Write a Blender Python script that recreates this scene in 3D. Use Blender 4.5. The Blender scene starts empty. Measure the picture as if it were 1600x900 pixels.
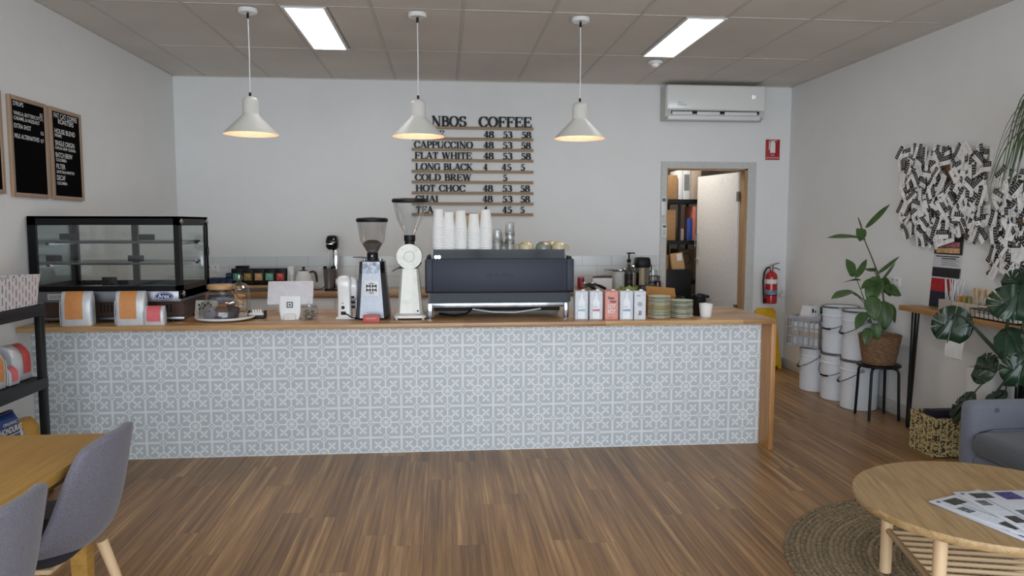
import bpy, bmesh, math, random
from math import pi, sin, cos, radians as R
from mathutils import Matrix, Vector, Euler
random.seed(7)
scn = bpy.context.scene
COL = scn.collection

# ---------------------------------------------------------------- camera
CAM = Vector((2.38695402, -4.7793945, 1.4885315))
YAW, PITCH, ROLL, FPX = 0.0909676391, -0.0859000475, 0.00133095, 1155.803
_w = Vector((sin(YAW) * cos(PITCH), cos(YAW) * cos(PITCH), sin(PITCH)))
_r0 = Vector((cos(YAW), -sin(YAW), 0)); _u0 = _r0.cross(_w)
_r = _r0 * cos(ROLL) + _u0 * sin(ROLL); _u = -_r0 * sin(ROLL) + _u0 * cos(ROLL)
cd = bpy.data.cameras.new('camera'); cam = bpy.data.objects.new('camera', cd); COL.objects.link(cam)
cd.sensor_width = 36; cd.lens = FPX / 1600 * 36; cd.clip_start = .05
mw = Matrix.Identity(4)
for i in range(3):
    mw[i][0] = _r[i]; mw[i][1] = _u[i]; mw[i][2] = -_w[i]; mw[i][3] = CAM[i]
cam.matrix_world = mw
scn.camera = cam

# ---------------------------------------------------------------- light and exposure
scn.view_settings.view_transform = 'Standard'; scn.view_settings.look = 'None'
scn.view_settings.exposure = 0; scn.view_settings.gamma = 1; scn.view_settings.use_curve_mapping = False
wd = bpy.data.worlds.new('world'); scn.world = wd; wd.use_nodes = True
wd.node_tree.nodes['Background'].inputs[0].default_value = (.75, .86, 1, 1)
wd.node_tree.nodes['Background'].inputs[1].default_value = 1.2
ld = bpy.data.lights.new('shopfront_daylight', 'AREA'); ld.shape = 'RECTANGLE'; ld.size = 5.6; ld.size_y = 2.6
ld.energy = 278; ld.color = (.83, .92, 1)
lo = bpy.data.objects.new('shopfront_daylight', ld); COL.objects.link(lo)
lo.location = (2.88, -6.62, 1.32); lo.rotation_euler = (R(90), 0, 0)
PANEL_STRENGTH = 9.0
BULB_STRENGTH = 30.0

# ---------------------------------------------------------------- helpers
def at(px, py, plane, v):
    """point of the place seen at a pixel of the 1600x900 frame, on the plane x|y|z = v"""
    d = _w + _r * ((px - 800) / FPX) - _u * ((py - 450) / FPX)
    i = 'xyz'.index(plane)
    return CAM + d * ((v - CAM[i]) / d[i])
def mpp(p): return (Vector(p) - CAM).dot(_w) / FPX
def lin(c):
    c = c / 255
    return c / 12.92 if c <= .04045 else ((c + .055) / 1.055) ** 2.4
def rgb(r, g, b): return (lin(r), lin(g), lin(b), 1)

class X:   # shader maths with operators
    nt = None
    def __init__(s, sock): s.s = sock
    @staticmethod
    def op(o, *a):
        n = X.nt.nodes.new('ShaderNodeMath'); n.operation = o
        for i, q in enumerate(a):
            if isinstance(q, X): X.nt.links.new(q.s, n.inputs[i])
            else: n.inputs[i].default_value = q
        return X(n.outputs[0])
    def __add__(s, o): return X.op('ADD', s, o)
    __radd__ = __add__
    def __sub__(s, o): return X.op('SUBTRACT', s, o)
    def __rsub__(s, o): return X.op('SUBTRACT', o, s)
    def __mul__(s, o): return X.op('MULTIPLY', s, o)
    __rmul__ = __mul__
    def __truediv__(s, o): return X.op('DIVIDE', s, o)
    def __lt__(s, o): return X.op('LESS_THAN', s, o)
    def __gt__(s, o): return X.op('GREATER_THAN', s, o)
    def abs(s): return X.op('ABSOLUTE', s)
    def fract(s): return X.op('FRACT', s)
    def floor(s): return X.op('FLOOR', s)
    def max(s, o): return X.op('MAXIMUM', s, o)
    def min(s, o): return X.op('MINIMUM', s, o)
    def sqrt(s): return X.op('SQRT', s)
    def sin(s): return X.op('SINE', s)

MATS = {}
def new_mat(name):
    m = bpy.data.materials.new(name); m.use_nodes = True
    nt = m.node_tree; X.nt = nt
    return m, nt, nt.nodes['Principled BSDF']
def coords(nt, scale=(1, 1, 1), kind='Object'):
    tc = nt.nodes.new('ShaderNodeTexCoord'); mp = nt.nodes.new('ShaderNodeMapping')
    mp.inputs['Scale'].default_value = scale
    nt.links.new(tc.outputs[kind], mp.inputs[0]); return mp.outputs[0]
def noise(nt, vec, scale, detail=4, rough=.55):
    n = nt.nodes.new('ShaderNodeTexNoise'); n.inputs['Scale'].default_value = scale
    n.inputs['Detail'].default_value = detail; n.inputs['Roughness'].default_value = rough
    nt.links.new(vec, n.inputs['Vector']); return n.outputs['Fac']
def ramp(nt, fac, stops):
    n = nt.nodes.new('ShaderNodeValToRGB')
    while len(n.color_ramp.elements) < len(stops): n.color_ramp.elements.new(.5)
    for e, (p, c) in zip(n.color_ramp.elements, stops): e.position = p; e.color = c
    nt.links.new(fac, n.inputs[0]); return n.outputs[0]
def mixc(nt, fac, a, b, mode='MIX'):
    n = nt.nodes.new('ShaderNodeMix'); n.data_type = 'RGBA'; n.blend_type = mode
    for i, q in ((0, fac), (6, a), (7, b)):
        if isinstance(q, X): q = q.s
        if isinstance(q, (float, int, tuple)): n.inputs[i].default_value = q
        else: nt.links.new(q, n.inputs[i])
    return n.outputs[2]
def bump(nt, bs, h, strength=.2, dist=.002):
    b = nt.nodes.new('ShaderNodeBump'); b.inputs['Strength'].default_value = strength; b.inputs['Distance'].default_value = dist
    nt.links.new(h.s if isinstance(h, X) else h, b.inputs['Height']); nt.links.new(b.outputs[0], bs.inputs['Normal'])

def P(name, c, rough=.5, metal=0., vary=.06, scale=30, bmp=0., coat=0., sheen=0., spec=.5):
    """plain procedural material: a colour with faint mottling"""
    if name in MATS: return MATS[name]
    m, nt, b = new_mat(name)
    f = noise(nt, coords(nt), scale, 3)
    col = rgb(*c); lo_ = tuple(q * (1 - vary) for q in col[:3]) + (1,); hi = tuple(min(1, q * (1 + vary)) for q in col[:3]) + (1,)
    nt.links.new(ramp(nt, f, [(.3, lo_), (.7, hi)]), b.inputs['Base Color'])
    b.inputs['Roughness'].default_value = rough; b.inputs['Metallic'].default_value = metal
    b.inputs['Specular IOR Level'].default_value = spec
    if coat: b.inputs['Coat Weight'].default_value = coat
    if sheen: b.inputs['Sheen Weight'].default_value = sheen
    if bmp: bump(nt, b, f, bmp)
    MATS[name] = m; return m
def wood(name, c1, c2, axis='x', scale=1., rough=.4, board=0.):
    if name in MATS: return MATS[name]
    m, nt, b = new_mat(name)
    sc = {'x': (1.2, 22, 22), 'y': (22, 1.2, 22), 'z': (22, 22, 1.2)}[axis]
    v = coords(nt, tuple(q * scale for q in sc))
    f = noise(nt, v, 1.6, 6, .6); g = noise(nt, v, 6, 3, .5)
    fac = X(f) * .7 + X(g) * .3
    if board:
        tc = nt.nodes.new('ShaderNodeTexCoord'); sp = nt.nodes.new('ShaderNodeSeparateXYZ'); nt.links.new(tc.outputs['Object'], sp.inputs[0])
        across = X(sp.outputs['Y' if axis == 'x' else 'X']) / board; along = X(sp.outputs['X' if axis == 'x' else 'Y'])
        k = across.floor(); k2 = (along * 1.1 + (k * 12.9898).sin().abs() * 3).floor()
        rnd = ((k * 78.233 + k2 * 37.719).sin() * 43758.5).fract()
        fac = fac + (rnd - .5) * .28
    nt.links.new(ramp(nt, fac.s, [(.3, rgb(*c1)), (.7, rgb(*c2))]), b.inputs['Base Color'])
    b.inputs['Roughness'].default_value = rough
    bump(nt, b, g, .08, .001)
    MATS[name] = m; return m
def glass(name, tint=(.95, .97, .97), refl=.5, rough=.02):
    if name in MATS: return MATS[name]
    m, nt, b = new_mat(name); nt.nodes.remove(b)
    out = nt.nodes['Material Output']
    t = nt.nodes.new('ShaderNodeBsdfTransparent'); t.inputs[0].default_value = tint + (1,)
    g = nt.nodes.new('ShaderNodeBsdfGlossy'); g.inputs['Roughness'].default_value = rough
    lw = nt.nodes.new('ShaderNodeLayerWeight'); lw.inputs[0].default_value = .35
    nz = X(noise(nt, coords(nt), 3)) * .04 + X(lw.outputs['Facing']) * refl + .03
    mx = nt.nodes.new('ShaderNodeMixShader')
    nt.links.new(nz.s, mx.inputs[0]); nt.links.new(t.outputs[0], mx.inputs[1]); nt.links.new(g.outputs[0], mx.inputs[2])
    nt.links.new(mx.outputs[0], out.inputs[0]); MATS[name] = m; return m
def emit(name, c, strength):
    if name in MATS: return MATS[name]
    m, nt, b = new_mat(name)
    b.inputs['Base Color'].default_value = rgb(*c); b.inputs['Emission Color'].default_value = rgb(*c); b.inputs['Emission Strength'].default_value = strength
    MATS[name] = m; return m

I4 = Matrix.Identity(4)
def TR(x=0, y=0, z=0, rx=0, ry=0, rz=0): return Matrix.Translation((x, y, z)) @ Euler((R(rx), R(ry), R(rz))).to_matrix().to_4x4()
def rrect(w, d, e=6, n=28, z=0, cx=0, cy=0):
    """rounded rectangle ring (superellipse)"""
    o = []
    for i in range(n):
        a = 2 * pi * i / n; c, s = cos(a), sin(a)
        o.append((cx + w / 2 * math.copysign(abs(c) ** (2 / e), c), cy + d / 2 * math.copysign(abs(s) ** (2 / e), s), z))
    return o
class MB:
    """collects shapes and links them as one mesh object"""
    def __init__(s): s.v = []; s.f = []; s.mi = []
    def add(s, vs, fs, M=None, mi=0):
        o = len(s.v)
        s.v += [tuple(M @ Vector(p)) if M else tuple(p) for p in vs]
        s.f += [tuple(i + o for i in f) for f in fs]; s.mi += [mi] * len(fs); return s
    def box(s, x0, x1, y0, y1, z0, z1, bev=0., M=None, mi=0, seg=2):
        if x0 > x1: x0, x1 = x1, x0
        if y0 > y1: y0, y1 = y1, y0
        if z0 > z1: z0, z1 = z1, z0
        vs = [(x, y, z) for x in (x0, x1) for y in (y0, y1) for z in (z0, z1)]
        fs = [(0, 1, 3, 2), (4, 6, 7, 5), (0, 4, 5, 1), (2, 3, 7, 6), (0, 2, 6, 4), (1, 5, 7, 3)]
        if not bev: return s.add(vs, fs, M, mi)
        bm = bmesh.new(); bv = [bm.verts.new(p) for p in vs]
        for f in fs: bm.faces.new([bv[i] for i in f])
        bev = min(bev, .49 * min(x1 - x0, y1 - y0, z1 - z0))
        bmesh.ops.bevel(bm, geom=bm.edges[:], offset=bev, segments=seg, profile=.5, affect='EDGES')
        bm.verts.index_update()
        s.add([v.co[:] for v in bm.verts], [[v.index for v in f.verts] for f in bm.faces], M, mi); bm.free(); return s
    def loft(s, rings, M=None, mi=0, cap0=True, cap1=True, close=True):
        n = len(rings[0]); vs = [p for r in rings for p in r]; fs = []
        for k in range(len(rings) - 1):
            for i in range(n if close else n - 1):
                j = (i + 1) % n; fs.append((k * n + i, k * n + j, (k + 1) * n + j, (k + 1) * n + i))
        if cap0: fs.append(tuple(range(n - 1, -1, -1)))
        if cap1: fs.append(tuple((len(rings) - 1) * n + i for i in range(n)))
        return s.add(vs, fs, M, mi)
    def lathe(s, prof, seg=32, M=None, mi=0, sx=1, sy=1):
        """revolve (r, z) pairs; r = 0 at an end closes it"""
        rings = [[(r * cos(2 * pi * i / seg) * sx, r * sin(2 * pi * i / seg) * sy, z) for i in range(seg)] for r, z in prof if r > 1e-6]
        c0 = prof[0][0] <= 1e-6; c1 = prof[-1][0] <= 1e-6
        n = seg; vs = [p for r in rings for p in r]; fs = []
        for k in range(len(rings) - 1):
            for i in range(n):
                j = (i + 1) % n; fs.append((k * n + i, k * n + j, (k + 1) * n + j, (k + 1) * n + i))
        if c0:
            vs.append((0, 0, prof[0][1])); c = len(vs) - 1
            fs += [((i + 1) % n, i, c) for i in range(n)]
        if c1:
            vs.append((0, 0, prof[-1][1])); c = len(vs) - 1; b = (len(rings) - 1) * n
            fs += [(b + i, b + (i + 1) % n, c) for i in range(n)]
        return s.add(vs, fs, M, mi)
    def cyl(s, r, z0, z1, seg=24, M=None, mi=0, r1=None, bev=0.):
        r1 = r if r1 is None else r1
        if bev: return s.lathe([(0, z0), (r - bev, z0), (r, z0 + bev), (r1, z1 - bev), (r1 - bev, z1), (0, z1)], seg, M, mi)
        return s.lathe([(0, z0), (r, z0), (r1, z1), (0, z1)], seg, M, mi)
    def tube(s, pts, r, seg=8, M=None, mi=0, close=False):
        pts = [Vector(p) for p in pts]; n = len(pts)
        rs = [r[min(len(r) - 1, int(round(i * (len(r) - 1) / max(1, n - 1))))] for i in range(n)] if isinstance(r, (list, tuple)) else [r] * n
        up = None; rings = []
        for i, p in enumerate(pts):
            if close: t = (pts[(i + 1) % n] - pts[i - 1])
            else: t = pts[min(i + 1, n - 1)] - pts[max(i - 1, 0)]
            t = t.normalized()
            if up is None: up = t.orthogonal().normalized()
            else:
                up = up - t * up.dot(t)
                up = up.normalized() if up.length > 1e-6 else t.orthogonal().normalized()
            sd = t.cross(up)
            rings.append([tuple(p + (up * cos(2 * pi * k / seg) + sd * sin(2 * pi * k / seg)) * rs[i]) for k in range(seg)])
        if close: rings.append(rings[0]); return s.loft(rings, M, mi, False, False)
        return s.loft(rings, M, mi)
    def prism(s, poly, h, M=None, mi=0):
        """extrude an XY outline from z=0 to z=h"""
        n = len(poly)
        vs = [(x, y, 0) for x, y in poly] + [(x, y, h) for x, y in poly]
        fs = [tuple(range(n - 1, -1, -1)), tuple(range(n, 2 * n))] + [(i, (i + 1) % n, n + (i + 1) % n, n + i) for i in range(n)]
        return s.add(vs, fs, M, mi)
    def build(s, name, mat, parent=None, loc=(0, 0, 0), rz=0, sharp=35, label=None):
        me = bpy.data.meshes.new(name); me.from_pydata(s.v, [], s.f)
        bm = bmesh.new(); bm.from_mesh(me); bmesh.ops.recalc_face_normals(bm, faces=bm.faces[:]); bm.to_mesh(me); bm.free()
        for m in (mat if isinstance(mat, (list, tuple)) else [mat]): me.materials.append(m)
        for p, k in zip(me.polygons, s.mi): p.material_index = k
        me.polygons.foreach_set('use_smooth', [True] * len(me.polygons))
        me.set_sharp_from_angle(angle=R(sharp))
        o = bpy.data.objects.new(name, me); COL.objects.link(o)
        if parent: o.parent = parent
        o.location = loc; o.rotation_euler = (0, 0, R(rz))
        if label: o['label'] = label
        return o
def tag(o, label, cat, group=None, kind=None):
    o['label'] = label; o['category'] = cat
    if group: o['group'] = group
    if kind: o['kind'] = kind
    return o
def thing(name, label, cat, loc=(0, 0, 0), rz=0, group=None):
    o = bpy.data.objects.new(name, None); COL.objects.link(o); o.empty_display_size = .05
    o.location = loc; o.rotation_euler = (0, 0, R(rz)); return tag(o, label, cat, group)
def struct(name, mb, m, parent=None):
    o = mb.build(name, m, parent)
    if not parent: o['kind'] = 'structure'
    return o
def dup(root, loc, rz=0, label=None, group=None):
    r = root.copy(); COL.objects.link(r); r.location = loc; r.rotation_euler = (0, 0, R(rz))
    if label: r['label'] = label
    if group: r['group'] = group
    for ch in list(root.children):
        c = ch.copy(); COL.objects.link(c); c.parent = r
        for g in list(ch.children):
            d = g.copy(); COL.objects.link(d); d.parent = c
    return r
FACE = {'front': TR(rx=90), 'right': TR(rz=90) @ TR(rx=90), 'left': TR(rz=-90) @ TR(rx=90), 'up': I4}
def txt(parent, s, x, y, cap, mat, face='front', off=(0, 0, 0), align='C', width=None, ext=.0006, name='lettering', M=None, bold=0.):
    """flat raised lettering; x, y run along the face, cap is the capital height"""
    cu = bpy.data.curves.new(name, 'FONT'); cu.body = s; cu.extrude = 0; cu.offset = bold
    ob = bpy.data.objects.new(name, cu); me = bpy.data.meshes.new_from_object(ob)
    bpy.data.objects.remove(ob); bpy.data.curves.remove(cu)
    xs = [v.co.x for v in me.vertices]
    x0, x1 = min(xs), max(xs); k = cap / .69; kx = width / (x1 - x0) if width else k
    ox = {'L': 0, 'C': -(x1 - x0) * kx / 2, 'R': -(x1 - x0) * kx}[align]
    T = (M or FACE[face])
    for v in me.vertices:
        v.co = T @ Vector(((v.co.x - x0) * kx + ox + x, v.co.y * k + y, ext)) + Vector(off)
    me.name = name; me.materials.append(mat)
    o = bpy.data.objects.new(name, me); COL.objects.link(o)
    if parent: o.parent = parent
    return o
# ---------------------------------------------------------------- materials
XL, XR, D, H, YF = -0.162843, 5.924487, 2.621886, 2.883782, -6.4
ZT = .872                     # counter top
wall_m = P('wall_paint', (229, 229, 228), .75, vary=.015, scale=4, bmp=.04)
white = P('white_plastic', (226, 226, 226), .35, vary=.015)
white_gl = P('white_gloss', (232, 232, 230), .2, vary=.01, coat=.3)
white_sat = P('white_enamel', (214, 211, 205), .42, vary=.01)
lgrey = P('light_grey_paint', (198, 198, 194), .5)
black = P('black_plastic', (16, 16, 18), .45, spec=.3)
black_m = P('black_metal', (17, 17, 19), .45, spec=.3)
black_gl = P('black_gloss', (10, 10, 12), .08, coat=.3)
dark = P('dark_recess', (20, 19, 20), .8)
chrome = P('chrome', (196, 198, 202), .1, 1.)
steel = P('brushed_steel', (146, 147, 152), .38, 1., scale=60)
paper = P('white_paper', (232, 232, 230), .7)
ink = P('black_ink', (20, 20, 22), .6)
chalk = P('white_letter', (226, 226, 224), .6)
kraft = P('kraft_card', (165, 128, 88), .8, vary=.08)
red = P('red_enamel', (178, 24, 28), .25, coat=.4)
yellow = P('yellow_plastic', (226, 178, 24), .45)
navy = P('navy_card', (24, 36, 66), .5)
dbrown = P('dark_brown_metal', (74, 52, 42), .4)
fabric = P('grey_fabric', (104, 101, 112), .95, vary=.28, scale=260, bmp=.3, sheen=.2)
fabric2 = P('blue_grey_fabric', (104, 107, 118), .95, vary=.22, scale=260, bmp=.3, sheen=.2)
fabric3 = P('charcoal_fabric', (80, 82, 88), .95, vary=.22, scale=260, bmp=.3, sheen=.2)
oak_top = wood('oak_worktop', (150, 108, 68), (204, 164, 116), 'x', 1, .3, .09)
oak_edge = wood('oak_panel', (150, 100, 58), (200, 150, 96), 'z', 1, .4)
oak_door = wood('timber_jamb', (150, 116, 78), (186, 150, 108), 'z', 1, .5)
oak_tab = wood('oak_table', (168, 124, 56), (204, 162, 84), 'y', .7, .42)
oak_lt = wood('oak_veneer', (138, 108, 68), (196, 164, 118), 'y', 1.3, .42)
birch = wood('birch_round', (206, 172, 132), (230, 200, 162), 'z', .6, .5)
birch_x = wood('birch_rod', (206, 172, 132), (230, 200, 162), 'x', .6, .5)
rail_w = wood('menu_rail_wood', (140, 114, 84), (168, 140, 108), 'x', 1, .5)
frame_w = wood('letterboard_frame', (150, 122, 98), (178, 150, 124), 'z', 1, .5)
ledge_w = wood('ledge_wood', (160, 116, 66), (198, 152, 98), 'y', .8, .45)
lid_w = wood('lid_wood', (190, 150, 98), (216, 178, 126), 'x', 1, .5)
clear = glass('clear_glass', (.95, .965, .965), .45)
pane_g = glass('case_glass', (.93, .95, .945), .10)
hop_g = glass('smoky_hopper', (.86, .85, .84), .3)
tumb_g = glass('tumbler_glass', (.93, .94, .935), .55, .05)
leaf_m = P('dark_leaf', (28, 52, 34), .3, vary=.3, scale=14)
leaf_f = P('fig_leaf', (62, 88, 42), .42, vary=.3, scale=12)
leaf_s = P('strap_leaf', (70, 92, 58), .5, vary=.35, scale=20)
stem_m = P('green_stem', (72, 80, 48), .55)

def floor_mat():
    m, nt, b = new_mat('vinyl_plank_floor')
    tc = nt.nodes.new('ShaderNodeTexCoord'); sp = nt.nodes.new('ShaderNodeSeparateXYZ'); nt.links.new(tc.outputs['Object'], sp.inputs[0])
    x, y = X(sp.outputs[0]), X(sp.outputs[1])
    k = (x / .152).floor(); off = ((k * 12.9898).sin() * 43758.5).fract()
    yy = y / 1.22 + off; j = yy.floor()
    rnd = ((k * 78.233 + j * 37.719).sin() * 43758.5).fract()
    ex = ((x / .152).fract() - .5).abs(); ey = (yy.fract() - .5).abs()
    seam = (ex > .494).max(ey > .4987)
    cb = nt.nodes.new('ShaderNodeCombineXYZ'); nt.links.new((x * 46 + rnd * 30).s, cb.inputs[0]); nt.links.new((y * 1.1 + rnd * 50).s, cb.inputs[1])
    f = X(noise(nt, cb.outputs[0], 1, 7, .62))
    cb2 = nt.nodes.new('ShaderNodeCombineXYZ'); nt.links.new((x * 13 + rnd * 5).s, cb2.inputs[0]); nt.links.new((y * .45 + rnd * 23).s, cb2.inputs[1])
    g = X(noise(nt, cb2.outputs[0], 1, 4, .55))
    fac = f * .62 + g * .38 + (rnd - .5) * .07
    c = ramp(nt, fac.s, [(.30, rgb(84, 57, 33)), (.44, rgb(130, 95, 59)), (.55, rgb(162, 124, 81)), (.70, rgb(212, 175, 126))])
    c = mixc(nt, seam * .3, c, rgb(52, 36, 26))
    nt.links.new(c, b.inputs['Base Color'])
    nt.links.new((f * .16 + .31).s, b.inputs['Roughness']); bump(nt, b, f - seam * .6, .12, .0015)
    return m
def tile_mat():
    """patterned cement-look tiles, 200 mm, light tracery on grey"""
    m, nt, b = new_mat('patterned_tile')
    tc = nt.nodes.new('ShaderNodeTexCoord'); sp = nt.nodes.new('ShaderNodeSeparateXYZ'); nt.links.new(tc.outputs['Object'], sp.inputs[0])
    a = 0.5 - ((X(sp.outputs[0]) / .2).fract() - .5).abs()
    c = 0.5 - (((X(sp.outputs[2]) - .0027) / .2).fract() - .5).abs()
    rc = (a * a + c * c).sqrt()
    d1 = (.5 - a) + c; d2 = a + (.5 - c); dm = d1.min(d2)
    crs = ((.5 - a).min(.5 - c) < .036) * (dm > .10)
    diam = (dm > .10) * (dm < .15)
    dot = dm < .042
    ring = (rc > .135) * (rc < .195)
    hi = a.max(c); lo_ = a.min(c)
    petal = ((lo_ < hi * .22).max(lo_ > hi * .70) * (rc < .105)).max(rc < .04)
    seamband = (lo_ < .024) * (rc > .19) * (dm > .10)
    p = (a + c - .515) * .7071; q = (a - c) * .7071
    def lens(u, v):
        t = (u.abs() - .09).abs()
        return (v.abs() < (.044 - t * .42)) * (u.abs() < .165)
    spur = (q.abs() < .02) * (p < 0.0)
    L = crs.max(diam).max(dot).max(ring).max(petal).max(seamband).max(lens(p, q)).max(lens(q, p)).max(spur)
    grout = (a.min(c)) < .007
    n = X(noise(nt, coords(nt), 9, 4))
    col = mixc(nt, L, rgb(184, 191, 196), rgb(226, 230, 233))
    col = mixc(nt, grout * .8, col, rgb(236, 237, 237))
    dk = ((rc < .135) * (1 - petal)) * .22
    col = mixc(nt, dk, col, rgb(140, 146, 152))
    col = mixc(nt, 0.10, col, ramp(nt, n.s, [(.3, rgb(170, 176, 178)), (.7, rgb(236, 238, 238))]))
    nt.links.new(col, b.inputs['Base Color']); b.inputs['Roughness'].default_value = .38
    return m
def splash_mat():
    m, nt, b = new_mat('subway_tile')
    tc = nt.nodes.new('ShaderNodeTexCoord'); sp = nt.nodes.new('ShaderNodeSeparateXYZ'); nt.links.new(tc.outputs['Object'], sp.inputs[0])
    z = (X(sp.outputs[2]) - 1.172) / .1005; k = z.floor(); x = X(sp.outputs[0]) / .302 + (k * .5)
    ln = ((x.fract() - .5).abs() > .494).max((z.fract() - .5).abs() > .482)
    col = mixc(nt, ln, rgb(216, 220, 221), rgb(176, 178, 178)); nt.links.new(col, b.inputs['Base Color'])
    b.inputs['Roughness'].default_value = .14; bump(nt, b, 1 - ln, .5, .002); return m
def ceil_mat():
    m, nt, b = new_mat('ceiling_tile')
    f = noise(nt, coords(nt), 1.3, 3); g = noise(nt, coords(nt), 160, 2)
    nt.links.new(ramp(nt, f, [(.3, rgb(206, 200, 192)), (.7, rgb(218, 212, 204))]), b.inputs['Base Color'])
    b.inputs['Roughness'].default_value = .9; bump(nt, b, g, .15, .001); return m

# ---------------------------------------------------------------- the setting
OX0, OX1, OZ = 4.637, 5.482, 2.056          # door opening
struct('floor', MB().box(XL - .1, XR + .1, YF, D + 2.6, -.08, 0), floor_mat())
struct('wall_left', MB().box(XL - .12, XL, YF, D, 0, H), wall_m)
struct('wall_right', MB().box(XR, XR + .12, YF, D, 0, H), wall_m)
struct('wall_back', MB().box(XL - .12, OX0, D, D + .11, 0, H).box(OX1, XR + .12, D, D + .11, 0, H).box(OX0, OX1, D, D + .11, OZ, H), wall_m)
struct('wall_front', MB().box(XL - .12, 0, YF - .12, YF, 0, H).box(5.76, XR + .12, YF - .12, YF, 0, H).box(0, 5.76, YF - .12, YF, 0, .05).box(0, 5.76, YF - .12, YF, 2.6, H), wall_m)
wf = MB()
for x in (0, 1.2, 1.9, 2.85, 3.8, 4.7, 5.7): wf.box(x, x + .07, YF - .09, YF - .03, .05, 2.6)
for z in (.05, .95, 2.05, 2.54): wf.box(.06, 5.7, YF - .09, YF - .03, z, z + .06)
struct('window_1', wf, black_m)
cm = ceil_mat()
struct('ceiling', MB().box(XL - .12, XR + .12, YF - .12, D + .11, H + .02, H + .09), cm)
# storeroom behind the door
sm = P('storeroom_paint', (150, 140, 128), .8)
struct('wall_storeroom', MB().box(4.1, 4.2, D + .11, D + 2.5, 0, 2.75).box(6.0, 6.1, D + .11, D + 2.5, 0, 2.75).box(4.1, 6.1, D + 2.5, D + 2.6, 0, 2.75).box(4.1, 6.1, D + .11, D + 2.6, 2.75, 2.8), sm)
# ceiling grid: tiles drop into T-bars
gx = [XL] + [.137 + .5955 * i for i in range(10)] + [XR]
gy = [1.415 - 1.19 * i for i in range(7)]
bars = MB()
for x in gx[1:-1]: bars.box(x - .011, x + .011, YF, D, H + .0025, H + .012)
for y in gy: bars.box(XL, XR, y - .011, y + .011, H + .0022, H + .012)
bars.box(XL, XL + .016, YF, D, H - .004, H + .012).box(XR - .016, XR, YF, D, H - .004, H + .012).box(XL, XR, D - .016, D, H - .004, H + .012)
struct('trim_1', bars, P('grid_bar', (200, 194, 186), .9))
tl = MB()
ys = [D] + gy + [YF]
LIGHTS = [(1.345, 1.632, .235, 1.405), (4.03, 4.317, .235, 1.405)]
for i in range(len(gx) - 1):
    for j in range(len(ys) - 1):
        x0, x1, y1, y0 = gx[i] + .012, gx[i + 1] - .012, ys[j] - .012, ys[j + 1] + .012
        for l in LIGHTS:
            if x0 - .03 < l[0] and l[1] < x1 + .03 and y0 - .05 < l[2] and l[3] < y1 + .05:
                if abs(x0 - l[0]) < .05: x0 = l[1] + .016
                else: x1 = l[0] - .016
        tl.box(x0, x1, y0, y1, H + .0045 + random.uniform(-.001, .0015), H + .018)
struct('trim_2', tl, cm)
# skirting
bb = P('skirting', (200, 200, 196), .5)
struct('baseboard_right', MB().box(XR - .015, XR, YF, D, 0, .1, .004), bb)
struct('baseboard_left', MB().box(XL, XL + .015, YF, D, 0, .1, .004), bb)
struct('baseboard_back', MB().box(5.57, XR - .015, D - .015, D, 0, .1, .004), bb)
# splashback strip of subway tiles
struct('trim_3', MB().box(XL, 4.56, D - .008, D, .86, 1.172), splash_mat())
# door frame, jamb and leaf
fr = MB().box(OX0 - .062, OX0, D - .018, D + .0, 0, OZ + .068).box(OX1, OX1 + .086, D - .018, D, 0, OZ + .068).box(OX0, OX1, D - .018, D, OZ, OZ + .068)
struct('trim_4', fr, lgrey)
jb = MB().box(OX0 - .002, OX0 + .012, D - .01, D + .11, 0, OZ).box(OX1 - .03, OX1 + .002, D - .01, D + .11, 0, OZ).box(OX0, OX1, D - .01, D + .11, OZ - .012, OZ + .002)
struct('trim_5', jb, oak_door)
dl = MB().box(-.79, 0, 0, .036, .01, 2.03, .002)
door = dl.build('door_1', P('door_paint', (214, 212, 210), .45), None, (5.43, D + .1, 0), -78); door['kind'] = 'structure'
MB().tube([(-.765, -.002, 1.24), (-.765, -.035, 1.24), (-.765, -.035, 1.38), (-.765, -.002, 1.38)], .006, 8).build('door_handle', chrome, door)
MB().cyl(.016, 0, .02, 16, TR(-.76, -.0, 1.09, rx=90)).build('lock_cylinder', chrome, door)
for z in (.55, 1.73): MB().box(-.02, .02, -.005, .012, z, z + .1).cyl(.007, z, z + .1, 10, TR(.004, -.006)).build('hinge', steel, door)
MB().box(-.36, -.28, -.002, .001, 1.93, 1.99).build('notice_plate', white, door)

# ---------------------------------------------------------------- counter
ct_ = thing('service_counter', 'long service counter faced with grey and white patterned tiles', 'counter', (0, 0, 0))
MB().box(XL + .002, 4.515, 0, .02, 0, ZT - .031).build('tiled_front', tile_mat(), ct_)
MB().box(XL + .002, 4.515, .02, .6, .0, ZT - .031).build('carcass', lgrey, ct_)
MB().box(XL + .002, 4.547, -.16, .655, ZT - .031, ZT, .003).build('worktop', oak_top, ct_, label='oiled oak worktop')
MB().box(4.515, 4.547, -.158, .64, 0, ZT - .031, .002).build('end_panel', oak_edge, ct_)
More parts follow.
